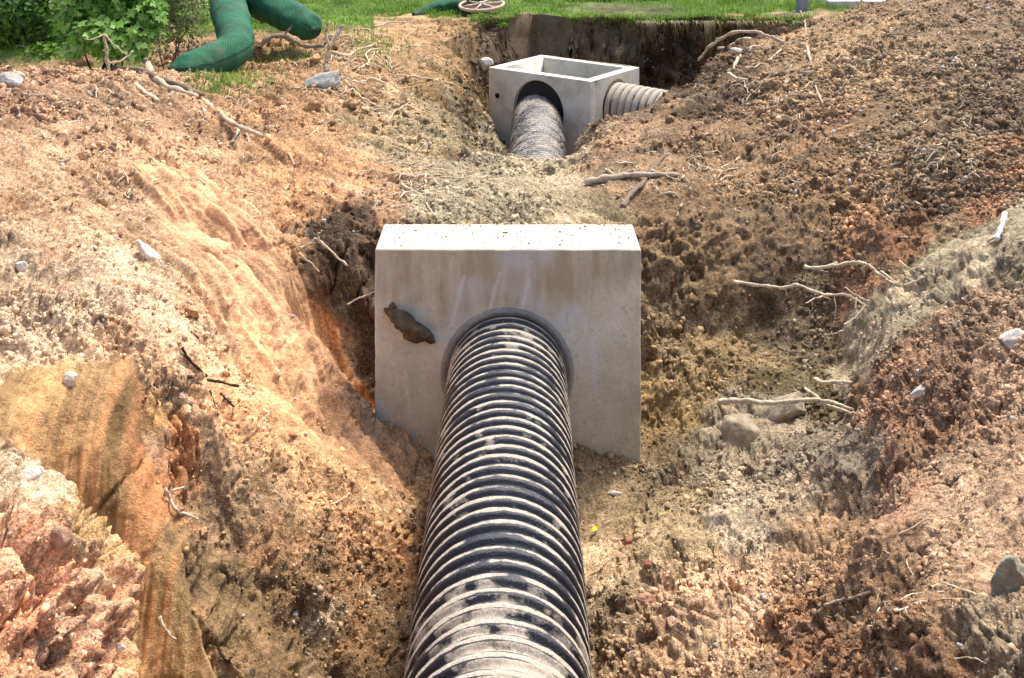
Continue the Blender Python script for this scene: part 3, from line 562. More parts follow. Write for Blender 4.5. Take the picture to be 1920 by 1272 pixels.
tag(corr_pipe('corrugated_pipe', (1.02, 13.64, -2.94), (2.55, 12.49, -2.99), .29, .092, .045, mud_shade_side, M_PIPE, seg=96, per=14), 'pale mud-coated pipe with wide ribs leaving the right side of the concrete box', 'pipe')

# ------------------------------------------------------------------ junction box
BT = -2.557; BH = 1.35; TH = .125
box = empty('concrete_catch_basin', (AB[0], AB[1], BT-BH)); tag(box, 'open topped pale concrete junction box with round holes, sitting in the far pit', 'catch basin')
e1 = Vector((*E1, 0)); e2 = Vector((*E2, 0)); up = Vector((0, 0, 1))
hc = .5*L1; hr = .365
bm = bmesh.new(); O = Vector((0, 0, 0))+e1*L1
plate_hole(bm, O, -e1, up, -e2, L1, BH, TH, L1-.745, BH-(3.0-2.557), hr)
O = e2*TH+e1*0
plate_hole(bm, O, e2, up, -e1, L2-TH, BH, TH, L2*.52-TH, BH-(2.92-2.557)-.02, .315)
for Oo, a1, a2, la, lb in ((e1*(L1-TH)+e2*TH, e1, e2, TH, L2-TH), (e2*(L2-TH)+e1*TH, e1, e2, L1-2*TH, TH)):
    vs = [bm.verts.new(Oo+a1*i*la+a2*j*lb+up*k*BH) for k in (0, 1) for j in (0, 1) for i in (0, 1)]
    for f_ in ((0, 1, 3, 2), (4, 6, 7, 5), (0, 4, 5, 1), (2, 3, 7, 6), (0, 2, 6, 4), (1, 5, 7, 3)): bm.faces.new([vs[i] for i in f_])
bmesh.ops.remove_doubles(bm, verts=bm.verts, dist=.0005)
fin_bm(bm, 'box_walls', M_BOX, box, .008)
M_HOLESHADE, t, b = mat('hole_shade_dark', .7, .2); b.inputs['Base Color'].default_value = (.035, .034, .034, 1)  # added dark ring, stands in for the shade inside the pipe hole
def shade_ring(cen, a1, nn, ro, ri, dx, dz):
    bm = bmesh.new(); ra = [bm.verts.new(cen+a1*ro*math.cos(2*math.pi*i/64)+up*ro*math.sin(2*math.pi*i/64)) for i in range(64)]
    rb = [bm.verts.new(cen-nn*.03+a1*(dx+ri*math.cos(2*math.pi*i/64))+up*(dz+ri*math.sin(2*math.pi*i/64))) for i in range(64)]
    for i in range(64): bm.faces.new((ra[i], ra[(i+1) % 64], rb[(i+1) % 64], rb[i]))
    fin_bm(bm, 'hole_shade_ring', M_HOLESHADE, box, smooth=True)
shade_ring(e1*.745-e2*(-.055)+up*(BH-(3.0-2.557)), -e1, -e2, hr-.002, .25, .03, -.11)
bm = bmesh.new(); c0 = e1*(L1-.14)-e2*.003+up*(BH-.335)      # lifting hole
bmesh.ops.create_cone(bm, cap_ends=True, segments=24, radius1=.03, radius2=.03, depth=.02)
bmesh.ops.transform(bm, matrix=Matrix.Translation(c0)@(-e2).to_track_quat('Z', 'Y').to_matrix().to_4x4(), verts=bm.verts)
fin_bm(bm, 'lifting_hole', M_DARK, box)

# ------------------------------------------------------------------ rocks
def stone_mat(name, base, vary=.35, bd=.01):
    m, t, b = mat(name, .9, .25); tc = t.nodes.new('ShaderNodeTexCoord'); v = tc.outputs['Object']
    n1 = noise(t, 14, 5, .65, v); n2 = noise(t, 70, 5, .7, v)
    r1 = ramp(t, [(.3, (1-vary,)*3), (.7, (1+vary,)*3)], n1); c = mixc(t, base, r1.outputs[0], 1, 'MULTIPLY')
    r2 = ramp(t, [(.3, (.7, .68, .64)), (.6, (1.15,)*3)], n2); c = mixc(t, c, r2.outputs[0], .8, 'MULTIPLY')
    t.links.new(c, b.inputs['Base Color']); bump(t, b, n2, bd); return m
M_TAN = stone_mat('tan_stone', (.36, .29, .20)); M_GREY = stone_mat('grey_stone', (.40, .38, .34)); M_WHITE = stone_mat('pale_stone', (.66, .58, .48), .2)
M_RED = stone_mat('red_clay', (.42, .19, .12)); M_CLAY = stone_mat('orange_clay', (.40, .23, .14)); M_GRN = stone_mat('greenish_stone', (.30, .28, .20), .45); M_MUDC = stone_mat('dark_mud', (.19, .14, .085), .6, .04)
def rock(u, v, wpx, hpx, m, label, rot=0, seed=1, name='rock', cat='rock', ang=.9, depth=.8, sink=.35, amp=.3, at=None):
    loc, no = hit(u, v) if at is None else (Vector(at), Vector((0, -1, 0)))
    s = loc.y/F; q = lump(IV3, seed, amp, 1., ang); q = q/np.abs(q).max(0)
    q = q+(fbm(q*5, 3, seed)[:, None]*q)*.04
    q = q*np.array([wpx*s/2, depth*min(wpx, hpx)*s/2, hpx*s/2]); a = R(rot); c_, s_ = math.cos(a), math.sin(a)
    q = np.stack([q[:, 0]*c_+q[:, 2]*s_, q[:, 1], -q[:, 0]*s_+q[:, 2]*c_], 1)
    o = link(name, mesh_np(name, q, IF3), m); o.location = loc+Vector((0, 0, 1))*(1-sink)*.0+no*(hpx*s*.5*(.5-sink))
    return tag(o, label, cat)
rock(1386, 815, 76, 66, M_TAN, 'blocky grey tan rock, left and lower of the two under the swollen root tip', 0, 3, depth=1)
rock(1472, 778, 96, 62, M_TAN, 'long tan rock leaning up to the right behind the blocky rock', -38, 5, depth=1)
rock(606, 162, 70, 48, M_GREY, 'smooth grey stone on the left crest below the forked stump', -12, 8)
rock(278, 482, 84, 30, M_WHITE, 'long white flake of stone on the pale left slope', 42, 9, depth=.7)
rock(907, 122, 34, 28, M_WHITE, 'white stone beside the rear left of the concrete box', 0, 10)
rock(1183, 1016, 38, 18, M_RED, 'small red clay chunk on the trench floor right of the pipe', -14, 12)
rock(1150, 926, 34, 14, M_WHITE, 'small flat pale stone on the trench floor below the headwall', -5, 13)
rock(22, 158, 62, 40, M_GREY, 'grey rock at the left end of the left crest', 10, 14)
rock(152, 118, 66, 52, M_CLAY, 'reddish clod standing up on the left crest in front of the leafy bush', 20, 15, cat='clod', name='clod')
rock(1905, 640, 46, 50, M_WHITE, 'peach coloured angular stone at the right edge of the right bank', 60, 16)
rock(1898, 1112, 80, 120, M_GRN, 'greenish streaked rock in the lower right corner', 15, 17, ang=.98)
rock(1727, 735, 40, 18, M_WHITE, 'pale pinkish flake on the right bank above the deep hollow edge', -40, 18)
rock(130, 712, 30, 26, M_WHITE, 'white pebble at the top of the smooth orange cut face', 0, 19)
rock(222, 1216, 26, 22, M_WHITE, 'round white pebble at the foot of the cut face', 0, 20)
rock(1215, 1058, 24, 16, M_RED, 'tiny red clay crumb below the red chunk', 20, 21)
rock(1385, 98, 40, 14, M_WHITE, 'white split piece of wood under the arched root', 18, 22, name='wood_chip', cat='wood chip', ang=.95)
rock(45, 505, 44, 30, M_WHITE, 'pale lump on the far left of the left slope', 30, 23)
rock(52, 900, 70, 44, M_WHITE, 'big pale clod on the near left heap', -20, 24, name='clod', cat='clod', ang=.7)
rock(112, 1010, 60, 50, M_CLAY, 'peach clod on the near left heap below the pale one', 30, 25, name='clod', cat='clod', ang=.8)
rock(1205, 1130, 40, 36, M_CLAY, 'orange earth lump beside the right flank of the near pipe', 30, 33, name='clod', cat='clod', ang=.5)
# mud lump stuck on the slab
rock(0, 0, 124, 50, M_MUDC, 'dark brown lump of mud stuck on the left of the headwall face', 34, 26, name='mud_lump', cat='mud', ang=.5, depth=1.3, amp=.75, at=(P(772, 614, 6.09)))
rock(0, 0, 50, 26, M_MUDC, 'small dark blob of mud above the left end of the larger mud lump', 60, 29, name='mud_lump', cat='mud', ang=.5, depth=1.3, amp=.8, at=(P(742, 592, 6.09)))

# ------------------------------------------------------------------ roots, sticks and twigs
def bark(name, base, sc=60):
    m, t, b = mat(name, .85, .2); tc = t.nodes.new('ShaderNodeTexCoord'); n = noise(t, sc, 5, .7, tc.outputs['Object'])
    r_ = ramp(t, [(.3, tuple(x*.5 for x in base)), (.5, base), (.7, tuple(min(1, x*1.35) for x in base))], n); t.links.new(r_.outputs[0], b.inputs['Base Color']); bump(t, b, n, .006); return m
M_RPALE = bark('pale_root_wood', (.60, .47, .32), 90); M_RTAN = bark('tan_root_bark', (.46, .35, .24)); M_RBRN = bark('brown_bark', (.20, .14, .10)); M_RDARK = bark('dark_wet_twig', (.05, .035, .02)); M_RWHT = bark('white_stripped_wood', (.75, .68, .55))
def tube_into(Vs, Fs, pts, rads, seg=8):
    pts = [np.array(q, float) for q in pts]; n = len(pts); off = sum(len(v) for v in Vs); ring = []
    for i in range(n):
        tn = pts[min(i+1, n-1)]-pts[max(i-1, 0)]; tn /= np.linalg.norm(tn)+1e-9
        a = np.cross(tn, [0, 0, 1.]) if abs(tn[2]) < .9 else np.cross(tn, [1., 0, 0]); a /= np.linalg.norm(a); b_ = np.cross(tn, a)
        th = np.linspace(0, 2*np.pi, seg, endpoint=False); rj = rads[i]*(1+.14*np.sin(th*2+i*.7)+.08*np.random.default_rng(i).normal(size=seg))
        ring.append(pts[i]+np.outer(np.cos(th)*rj, a)+np.outer(np.sin(th)*rj, b_))
    ring.append(np.array([pts[0]])); ring.append(np.array([pts[-1]])); V_ = np.concatenate(ring); F_ = []
    for i in range(n-1):
        for k in range(seg): F_.append((off+i*seg+k, off+i*seg+(k+1) % seg, off+(i+1)*seg+(k+1) % seg, off+(i+1)*seg+k))
    for k in range(seg):
        F_.append((off+n*seg, off+(k+1) % seg, off+k, off+k)); F_.append((off+n*seg+1, off+(n-1)*seg+k, off+(n-1)*seg+(k+1) % seg, off+(n-1)*seg+(k+1) % seg))
    Vs.append(V_); Fs.extend(F_)
def catmull(pp, k=6):
    pp = [np.array(q, float) for q in pp]; pp = [2*pp[0]-pp[1]]+pp+[2*pp[-1]-pp[-2]]; out = []
    for i in range(1, len(pp)-2):
        for j in range(k):
            t_ = j/k; a, b_, c_, d_ = pp[i-1:i+3]; out.append(.5*((2*b_)+(-a+c_)*t_+(2*a-5*b_+4*c_-d_)*t_**2+(-a+3*b_-3*c_+d_)*t_**3))
    out.append(pp[-2]); return out
def mesh_mixed(name, Vs, Fs):
    me = bpy.data.meshes.new(name); me.from_pydata([tuple(q) for q in np.concatenate(Vs)], [], [f if f[2] != f[3] else f[:3] for f in Fs]); me.update(); return me
def wood(name, cat, label, m, strands, group=None):
    """strands: (pixel polyline, start width px, end width px, optional depth override, optional lift)"""
    Vs, Fs = [], []; first = None; strands = [list(q) for q in strands]
    if cat in ('branch', 'stick'):
        for st in strands: st[1] *= 1.3; st[2] *= 1.3
    if cat == 'root':
        for st in list(strands):
            if st[1] < 4: continue
            px = st[0]; dep = st[3] if len(st) > 3 else None
            for _ in range(3):
                i = rng.integers(len(px)-1); f_ = rng.random(); u = px[i][0]*(1-f_)+px[i+1][0]*f_; v = px[i][1]*(1-f_)+px[i+1][1]*f_; a = rng.uniform(.3, 2.8); L = rng.uniform(8, 26)
                pl = [(u, v), (u+L*.5*math.cos(a)+rng.normal()*3, v+L*.5*math.sin(a)), (u+L*math.cos(a), v+L*math.sin(a))]; y_ = None
                if dep: yy = dep[0]+(dep[1]-dep[0])*(i+f_)/(len(px)-1); strands.append([pl, 2.2, 1.2, (yy, yy)])
    for st in strands:
        px, w0, w1_ = st[:3]; Yo = st[3] if len(st) > 3 else None; lift = st[4] if len(st) > 4 else 1.0
        pts = []
        for i, (u, v) in enumerate(px):
            if Yo is None:
                l, no = hit(u, v); s = l.y/F; q = np.array(l+no*(.5*w0*s*lift)); 
            else:
                Y = Yo[0]+(Yo[1]-Yo[0])*i/(len(px)-1); l, no = hit(u, v); Y = min(Y, l.y-w0*.4*l.y/F) if l.y < 14.5 else Y; q = P(u, v, Y)
            pts.append(q)
        if Yo is None and len(pts) > 2:       # a stiff stick bridges the hollows under it
            ys = np.array([q[1] for q in pts]); k = np.polyfit(np.arange(len(ys)), ys, 1); lin = np.polyval(k, np.arange(len(ys))); ny = np.minimum(ys, lin)-.012; ny = np.convolve(np.pad(ny, 1, mode='edge'), [.25, .5, .25], 'valid'); ny = np.minimum(ny, ys)
            pts = [P(px[i][0], px[i][1], ny[i]) for i in range(len(px))]
        cv = catmull(pts, 7); n = len(cv); sY = cv[0][1]/F
        jit = np.cumsum(rng.normal(size=(n, 3))*.0024*sY/.003, axis=0); jit -= np.outer(np.linspace(0, 1, n), jit[-1]); cv = [c_+j for c_, j in zip(cv, jit)]
        rad = [max(.44*(w0+(w1_-w0)*i/(n-1))*(cv[i][1]/F)*(1+.18*math.sin(i*1.3+len(px))), .0012) for i in range(n)]
        tube_into(Vs, Fs, cv, rad, 8 if w0 > 5 else 6)
    base = Vs[0][0].copy(); Vs = [v-base for v in Vs]; o = link(name, mesh_mixed(name, Vs, Fs), m); o.location = base
    return tag(o, label, cat, group)
W = wood
W('branch', 'branch', 'long pale branch with a forked end lying down the left crest', M_RTAN, [([(253, 80), (275, 112), (300, 150), (345, 172), (385, 190), (420, 222), (455, 240), (492, 256)], 13, 7), ([(452, 238), (445, 250), (434, 268)], 8, 4), ([(458, 242), (466, 256), (470, 268)], 6, 3)])
W('branch', 'branch', 'dark half buried branch above the long pale branch on the left crest', M_RBRN, [([(210, 128), (260, 135), (320, 158), (380, 178)], 11, 8)])
W('stick', 'stick', 'short thick pale stick on the left crest under the dark branch', M_RPALE, [([(253, 158), (275, 174), (298, 191)], 9, 7)])
W('dead_stem', 'stem', 'upright broken grey stem with bent twigs in front of the bush', M_RTAN, [([(202, 132), (199, 100), (196, 64)], 8, 6, (10.7, 10.7)), ([(197, 66), (178, 72), (158, 72)], 4, 2, (10.7, 10.5)), ([(200, 68), (216, 88), (240, 104)], 4, 2, (10.7, 10.6))])
W('stick', 'stick', 'thin pale twig slanting up right of the upright stem', M_RPALE, [([(204, 118), (228, 112), (250, 96)], 4, 3, (10.6, 10.7))])
W('branch', 'branch', 'brown arched branch beside the bend of the green mesh sock', M_RBRN, [([(478, 100), (497, 75), (530, 66), (570, 84), (606, 86)], 10, 6, (11.6, 11.9)), ([(525, 76), (540, 58), (548, 46)], 4, 3, (11.8, 11.8))])
W('stump', 'stump', 'upright forked dead stump on the left crest above the grey stone', M_RTAN, [([(612, 136), (615, 108), (624, 80), (642, 46)], 13, 7, (11.0, 11.2)), ([(620, 88), (612, 62), (617, 42)], 8, 4, (11.1, 11.1)), ([(626, 78), (650, 66), (662, 88), (656, 92)], 5, 3, (11.1, 11.2))])
W('root', 'root', 'pale root curling to the right from the foot of the forked stump', M_RPALE, [([(622, 98), (648, 104), (675, 92), (712, 80)], 8, 4), ([(668, 130), (690, 118), (702, 98)], 4, 2)])
W('root', 'root', 'pale looping root right of the forked stump on the slope', M_RPALE, [([(684, 128), (694, 112), (690, 100), (704, 92), (716, 96)], 5, 3)])
W('root', 'root', 'thick pale root lying level below the looping root', M_RPALE, [([(662, 152), (680, 154), (700, 150), (722, 156)], 9, 6)])
W('root', 'root', 'long thin root trailing down the slope from the forked stump', M_RPALE, [([(648, 152), (668, 176), (684, 190), (708, 200)], 5, 3)])
W('root', 'root', 'thin root crossing the brown slope toward the concrete box', M_RTAN, [([(730, 142), (770, 146), (812, 152), (856, 160)], 5, 3)])
W('root', 'root', 'curved brown root on the slope above the grey mound', M_RTAN, [([(726, 232), (742, 208), (760, 198), (780, 204)], 6, 4)])
W('root', 'root', 'thin root hanging on the slope left of the far pit', M_RTAN, [([(700, 52), (735, 44), (760, 42)], 5, 3)])
W('root', 'root', 'horizontal thin root across the tan slope left of the concrete box', M_RTAN, [([(735, 84), (770, 84), (800, 88)], 4, 2), ([(752, 76), (768, 64)], 4, 3)])
W('root', 'root', 'upper grey root on the mound left above the headwall', M_RTAN, [([(748, 328), (785, 332), (826, 329)], 7, 4)])
W('root', 'root', 'crooked root below the upper grey root on the mound', M_RTAN, [([(752, 345), (782, 362), (800, 385), (812, 402)], 7, 4), ([(788, 360), (818, 356), (846, 348)], 6, 3)])
W('branch', 'branch', 'pale grey branch lying level right of the mound', M_RTAN, [([(1098, 343), (1135, 336), (1180, 330), (1225, 330), (1272, 328)], 13, 6), ([(1160, 334), (1145, 324), (1134, 319)], 7, 5)])
W('branch', 'branch', 'slanting branch crossing under the level pale branch', M_RBRN, [([(1166, 388), (1182, 360), (1205, 338), (1232, 305), (1252, 282)], 10, 6)])
W('root', 'root', 'arched root over the edge of the dark pit at upper right', M_RTAN, [([(1310, 114), (1334, 84), (1365, 64), (1405, 59), (1440, 68), (1470, 80)], 6, 8, (12.6, 12.2))])
W('root', 'root', 'pale forked root end below the arched root', M_RPALE, [([(1348, 92), (1372, 86), (1388, 76), (1420, 80)], 9, 5), ([(1396, 96), (1410, 86), (1432, 84)], 6, 4)])
W('stick', 'stick', 'thin pale stick below the forked root end', M_RPALE, [([(1366, 138), (1392, 148), (1424, 157)], 5, 4)])
W('stick', 'stick', 'short brown stick dropping from the forked root end', M_RTAN, [([(1386, 112), (1374, 134)], 6, 5), ([(1386, 112), (1390, 105)], 5, 4)])
W('stick', 'stick', 'crooked stick right of the pale forked root', M_RTAN, [([(1426, 142), (1442, 118), (1464, 94)], 6, 4), ([(1448, 112), (1466, 108)], 3, 2)])
W('root', 'root', 'long thin root hanging down the upper right bank', M_RTAN, [([(1514, 86), (1519, 120), (1528, 160), (1544, 194)], 6, 4), ([(1502, 20), (1510, 50), (1512, 86)], 4, 4)])
W('twig', 'twig', 'white forked twig over the dark gap left of the headwall', M_RPALE, [([(562, 464), (585, 460), (600, 452), (625, 475), (652, 499)], 5, 4, (6.6, 6.6)), ([(600, 454), (598, 440), (602, 432)], 4, 3, (6.6, 6.6))])
W('twig', 'twig', 'short white twig below the forked twig left of the headwall', M_RPALE, [([(562, 474), (580, 492), (598, 510)], 5, 3, (6.35, 6.4))])
W('twig', 'twig', 'thin twig touching the left edge of the headwall', M_RPALE, [([(652, 572), (676, 560), (703, 547)], 4, 3, (6.3, 6.35))])
W('root', 'root', 'upper white root bridging the hollow in the right bank', M_RPALE, [([(1508, 499), (1545, 501), (1590, 492), (1625, 494), (1650, 508), (1680, 526), (1705, 530), (1732, 520)], 8, 5, (6.35, 6.05)), ([(1652, 510), (1690, 536), (1722, 554)], 4, 3, (6.15, 6.0)), ([(1620, 494), (1619, 520)], 2, 2, (6.2, 6.2)), ([(1686, 488), (1720, 512)], 3, 2, (6.1, 6.0))])
W('root', 'root', 'long white root with rootlets crossing the middle of the hollow', M_RPALE, [([(1376, 529), (1420, 533), (1460, 537), (1500, 533), (1545, 549), (1590, 552), (1625, 574)], 7, 5, (6.5, 6.0)), ([(1552, 550), (1530, 560), (1511, 569)], 4, 2, (6.2, 6.1)), ([(1564, 549), (1567, 580), (1562, 612)], 3, 2, (6.15, 6.1)), ([(1626, 574), (1600, 596), (1582, 608)], 4, 3, (6.0, 5.95)), ([(1590, 612), (1570, 622), (1545, 629)], 4, 2, (5.95, 6.0)), ([(1605, 556), (1603, 585)], 3, 2, (6.05, 6.0)), ([(1585, 540), (1610, 560), (1630, 566)], 3, 3, (6.1, 6.0)), ([(1470, 538), (1474, 556)], 2, 1, (6.4, 6.4))])
W('root', 'root', 'short thick root stub at the foot of the grey ledge', M_RPALE, [([(1528, 709), (1540, 718), (1565, 721), (1596, 718)], 9, 9, (5.9, 5.7))])
W('root', 'root', 'long white root with a swollen tip above the two tan rocks', M_RPALE, [([(1353, 755), (1362, 757), (1400, 760), (1455, 764), (1510, 758), (1560, 757), (1600, 768)], 13, 6, (6.1, 5.5)), ([(1510, 728), (1535, 746), (1560, 765), (1590, 776), (1612, 783)], 6, 6, (5.9, 5.4)), ([(1512, 762), (1514, 790)], 2, 2, (5.8, 5.8))])
W('root', 'root', 'thin pale root arching on the grey rubble below the rocks', M_RPALE, [([(1498, 842), (1520, 822), (1545, 810), (1570, 802)], 4, 3)])
W('root', 'root', 'long thin root with a tangle of rootlets at the lower right', M_RPALE, [([(1545, 1135), (1580, 1124), (1620, 1112), (1652, 1103), (1700, 1106), (1735, 1104), (1765, 1094), (1800, 1108), (1830, 1116)], 6, 5, (4.2, 3.45)), ([(1676, 1146), (1700, 1140), (1722, 1128), (1760, 1120), (1800, 1124), (1846, 1124)], 6, 3, (3.85, 3.4)), ([(1640, 1160), (1652, 1140), (1660, 1130), (1690, 1128), (1712, 1118), (1770, 1110)], 4, 3, (3.9, 3.5)), ([(1698, 1142), (1702, 1172), (1698, 1184)], 3, 2, (3.8, 3.7)), ([(1724, 1128), (1735, 1150), (1726, 1170)], 3, 2, (3.75, 3.65)), ([(1700, 1052), (1704, 1064), (1712, 1080)], 3, 2, (3.8, 3.8))])
W('root', 'root', 'thin root on the right bank above the lower tangle', M_RPALE, [([(1685, 1004), (1712, 990), (1742, 972)], 5, 3)])
W('stick', 'stick', 'bright white stick standing at the right end of the grey ledge', M_RWHT, [([(1884, 402), (1876, 425), (1868, 450)], 9, 8, (5.75, 5.6))])
W('twig', 'twig', 'dark level twig on the orange left slope', M_RDARK, [([(353, 708), (395, 715), (447, 724)], 7, 5)])
W('twig', 'twig', 'dark slanting twig above the level dark twig', M_RDARK, [([(342, 652), (362, 682), (388, 706)], 7, 5)])
W('twig', 'twig', 'dark curved twig under the level dark twig', M_RDARK, [([(394, 734), (402, 756), (409, 778)], 6, 4)])
W('twig', 'twig', 'small dark twig right of the curved dark twig', M_RDARK, [([(414, 738), (428, 752), (440, 762)], 5, 4)])
W('twig', 'twig', 'tiny dark twig highest on the orange left slope', M_RDARK, [([(358, 624), (373, 637)], 4, 3)])
W('root', 'root', 'pale bent root in the lower left slope beside the cut face', M_RPALE, [([(311, 918), (318, 936), (332, 962), (372, 974)], 8, 5), ([(313, 922), (345, 914)], 6, 4)])
W('root', 'root', 'slim root at the bottom left beside a pebble', M_RPALE, [([(298, 1158), (312, 1184), (330, 1200)], 8, 4)])
W('stick', 'stick', 'pale stick end at the far left of the left crest', M_RPALE, [([(15, 128), (30, 138), (44, 144)], 9, 8)])
W('root', 'root', 'thin rootlet low on the right bank edge by the greenish rock', M_RPALE, [([(1790, 1236), (1820, 1234), (1850, 1244)], 4, 2)])
W('twig', 'twig', 'short twig on the left slope near the pipe', M_RPALE, [([(622, 946), (640, 936), (656, 924)], 4, 3)])
def smalltwigs(n):                              # anonymous fine litter along the crests
    Vs, Fs = [], []
    spots = [(300, 200, 300, 60, .45), (690, 120, 110, 80, .9), (680, 90, 90, 60, .9), (790, 340, 70, 50, .8), (1450, 150, 130, 60, .7), (1650, 90, 220, 60, .4), (1300, 330, 130, 60, .5), (1750, 300, 150, 90, .3), (400, 300, 260, 60, .4)]
    for i in range(n):
        cu, cv, su, sv_, lb = spots[rng.integers(len(spots))]; u, v = rng.normal(cu, su*.6), rng.normal(cv, sv_*.6); l, no = hit(u, v)
        if l.y > 14.2: continue
        a = rng.uniform(0, 2*np.pi); L = rng.uniform(.04, lb*.38); dr = np.array([math.cos(a), math.sin(a)*.8, rng.normal()*.25]); q0 = np.array(l+no*.008); pts = []
        for k in range(5):
            x, y = q0[0]+dr[0]*L*k/4+rng.normal()*.01, q0[1]+dr[1]*L*k/4+rng.normal()*.01; g_, n_ = drop(x, y); pts.append([x, y, g_.z+.008+rng.uniform(0, .02)])
        if np.ptp([q[2] for q in pts]) > .25: continue
        r0 = rng.uniform(.003, .009); tube_into(Vs, Fs, pts, [r0*(1-.13*k) for k in range(5)], 5)
    tag(link('twig_litter', mesh_mixed('twig_litter', Vs, Fs), M_RPALE), 'fine broken rootlets and twigs scattered on the soil', None, None, 'stuff')
smalltwigs(620)
# yellow leaf
l, no = hit(1115, 1000)
m_y, t, b = mat('yellow_leaf', .6); b.inputs['Base Color'].default_value = (.75, .6, .03, 1)
lv = np.array([[-.03, 0, 0], [-.012, -.008, .006], [-.012, .008, .006], [.012, -.009, .002], [.012, .009, .004], [.032, 0, .012]]); lv = np.concatenate([lv, lv-[0, 0, .0012]])
fq = [(0, 1, 2), (1, 3, 4), (1, 4, 2), (3, 5, 4)]; fq += [(c_+6, b_+6, a+6) for a, b_, c_ in fq]
me = bpy.data.meshes.new('leaf'); me.from_pydata([tuple(q) for q in lv], [], fq); o = link('fallen_leaf', me, m_y, smooth=False); o.location = l+Vector((0, 0, .02)); o.rotation_euler = (R(25), R(-20), R(30))
tag(o, 'small yellow leaf on the trench floor beside the pipe', 'leaf')

# ------------------------------------------------------------------ grass on the lawn and the turf edge
def leaf_mat(name, c1, c2, c3, tr=.35):
    m, t, b = mat(name, .55, .3); at = N(t, 'ShaderNodeAttribute', attribute_name='Col'); s = t.nodes.new('ShaderNodeSeparateColor'); t.links.new(at.outputs[0], s.inputs[0])
    r_ = ramp(t, [(0, c1), (.5, c2), (1, c3)], s.outputs[0]); t.links.new(r_.outputs[0], b.inputs['Base Color'])
    tl = t.nodes.new('ShaderNodeBsdfTranslucent'); t.links.new(r_.outputs[0], tl.inputs[0]); mx = N(t, 'ShaderNodeMixShader'); mx.inputs[0].default_value = tr
    t.links.new(b.outputs[0], mx.inputs[1]); t.links.new(tl.outputs[0], mx.inputs[2]); t.links.new(mx.outputs[0], t.nodes['Material Output'].inputs[0]); return m
M_GRASS = leaf_mat('grass_blades', (.07, .13, .012), (.16, .28, .03), (.36, .42, .10))
wl = area*np.clip(lawn, 0, 1)*(NRM[:, 2] > .5)*(gy < 19)*(np.abs(gu-UC) < 1150); extra = area*((np.abs(p[:, 1]-14.98) < .16)*(p[:, 2] > -2.2)*(gu > 880)*(gu < 1520)*3.0); wl = wl*(.25+np.clip(fbm(p*1.3+2, 3, 301)+.5, 0, 1.5)); 
wl[(gu > 1060) & (gu < 1260) & (gy > 15) & (gy < 16.6)] *= .12
wl = wl+extra+area*1.5*(blob(gu, vv, 420, 155, 60, 18)+.6*blob(gu, vv, 540, 105, 60, 14)+.5*blob(gu, vv, 700, 85, 40, 25))*(gy < 14); NG = 70000
ids = rng.choice(len(p), NG, p=wl/wl.sum()); g0 = p[ids]+np.concatenate([rng.normal(size=(NG, 2))*.02, np.zeros((NG, 1))], 1)
hgt = rng.uniform(.03, .095, NG)*np.where(lawn[ids] > .5, 1, .8)*(.7+.6*h3(np.floor(g0[:, 0]*6), np.floor(g0[:, 1]*6), np.zeros(NG), 5)); an = rng.uniform(0, 2*np.pi, NG); ln = rng.uniform(.1, .8, NG); ln = np.where(np.abs(gy[ids]-14.9) < .14, ln+.8, ln)
dx, dy = np.cos(an), np.sin(an); wd = rng.uniform(.0035, .007, NG)
A0 = g0+np.stack([-dy*wd, dx*wd, -.005+0*dx], 1); B0 = g0+np.stack([dy*wd, -dx*wd, -.005+0*dx], 1); Mi = g0+np.stack([dx*hgt*ln*.35, dy*hgt*ln*.35, hgt*.6], 1); A1 = Mi+np.stack([-dy*wd*.7, dx*wd*.7, 0*dx], 1); B1 = Mi+np.stack([dy*wd*.7, -dx*wd*.7, 0*dx], 1)
Tp = g0+np.stack([dx*hgt*ln, dy*hgt*ln, hgt*(1-.35*np.clip(ln, 0, 1.4))], 1)
V_ = np.stack([A0, B0, B1, A1, Tp], 1).reshape(-1, 3); k = np.arange(NG)[:, None]*5; F_ = np.concatenate([k+[0, 1, 2], k+[0, 2, 3], k+[3, 2, 4]])
cc = np.clip(h3(np.floor(g0[:, 0]*3), np.floor(g0[:, 1]*3), np.zeros(NG), 8)*.5+rng.uniform(0, .6, NG), 0, 1); cc = np.repeat(cc, 5)
tag(link('grass', mesh_np('grass', V_, F_, np.stack([cc]*3, 1).astype(np.float32)), M_GRASS, smooth=False), 'short bright green grass on the lawn behind the pit', None, None, 'stuff')
# hanging turf roots at the lip of the pit
Vs, Fs = [], []
for i in range(420):
    u = rng.uniform(1180, 1530) if i % 3 else rng.uniform(1190, 1340); x = (u-UC)*14.8/F; y = 14.84+rng.normal()*.05; L = rng.uniform(.03, .34)*(1.5 if 1290 < u < 1345 else .8)*max(0., .55+.6*math.sin(u*.11)+.4*math.sin(u*.31)); y -= .12
    if L < .03: continue
    dxx = rng.normal()*.05
    tube_into(Vs, Fs, [[x, y, -2.1], [x+dxx*.4, y-.05, -2.1-L*.4], [x+dxx, y-.06, -2.1-L]], [.004, .003, .0015], 3)
M_DRYR = leaf_mat('turf_roots', (.2, .16, .07), (.2, .16, .07), (.2, .16, .07), .1)
tag(link('turf_roots', mesh_mixed('turf_roots', Vs, Fs), M_DRYR), 'grass roots hanging from the cut turf edge', None, None, 'stuff')

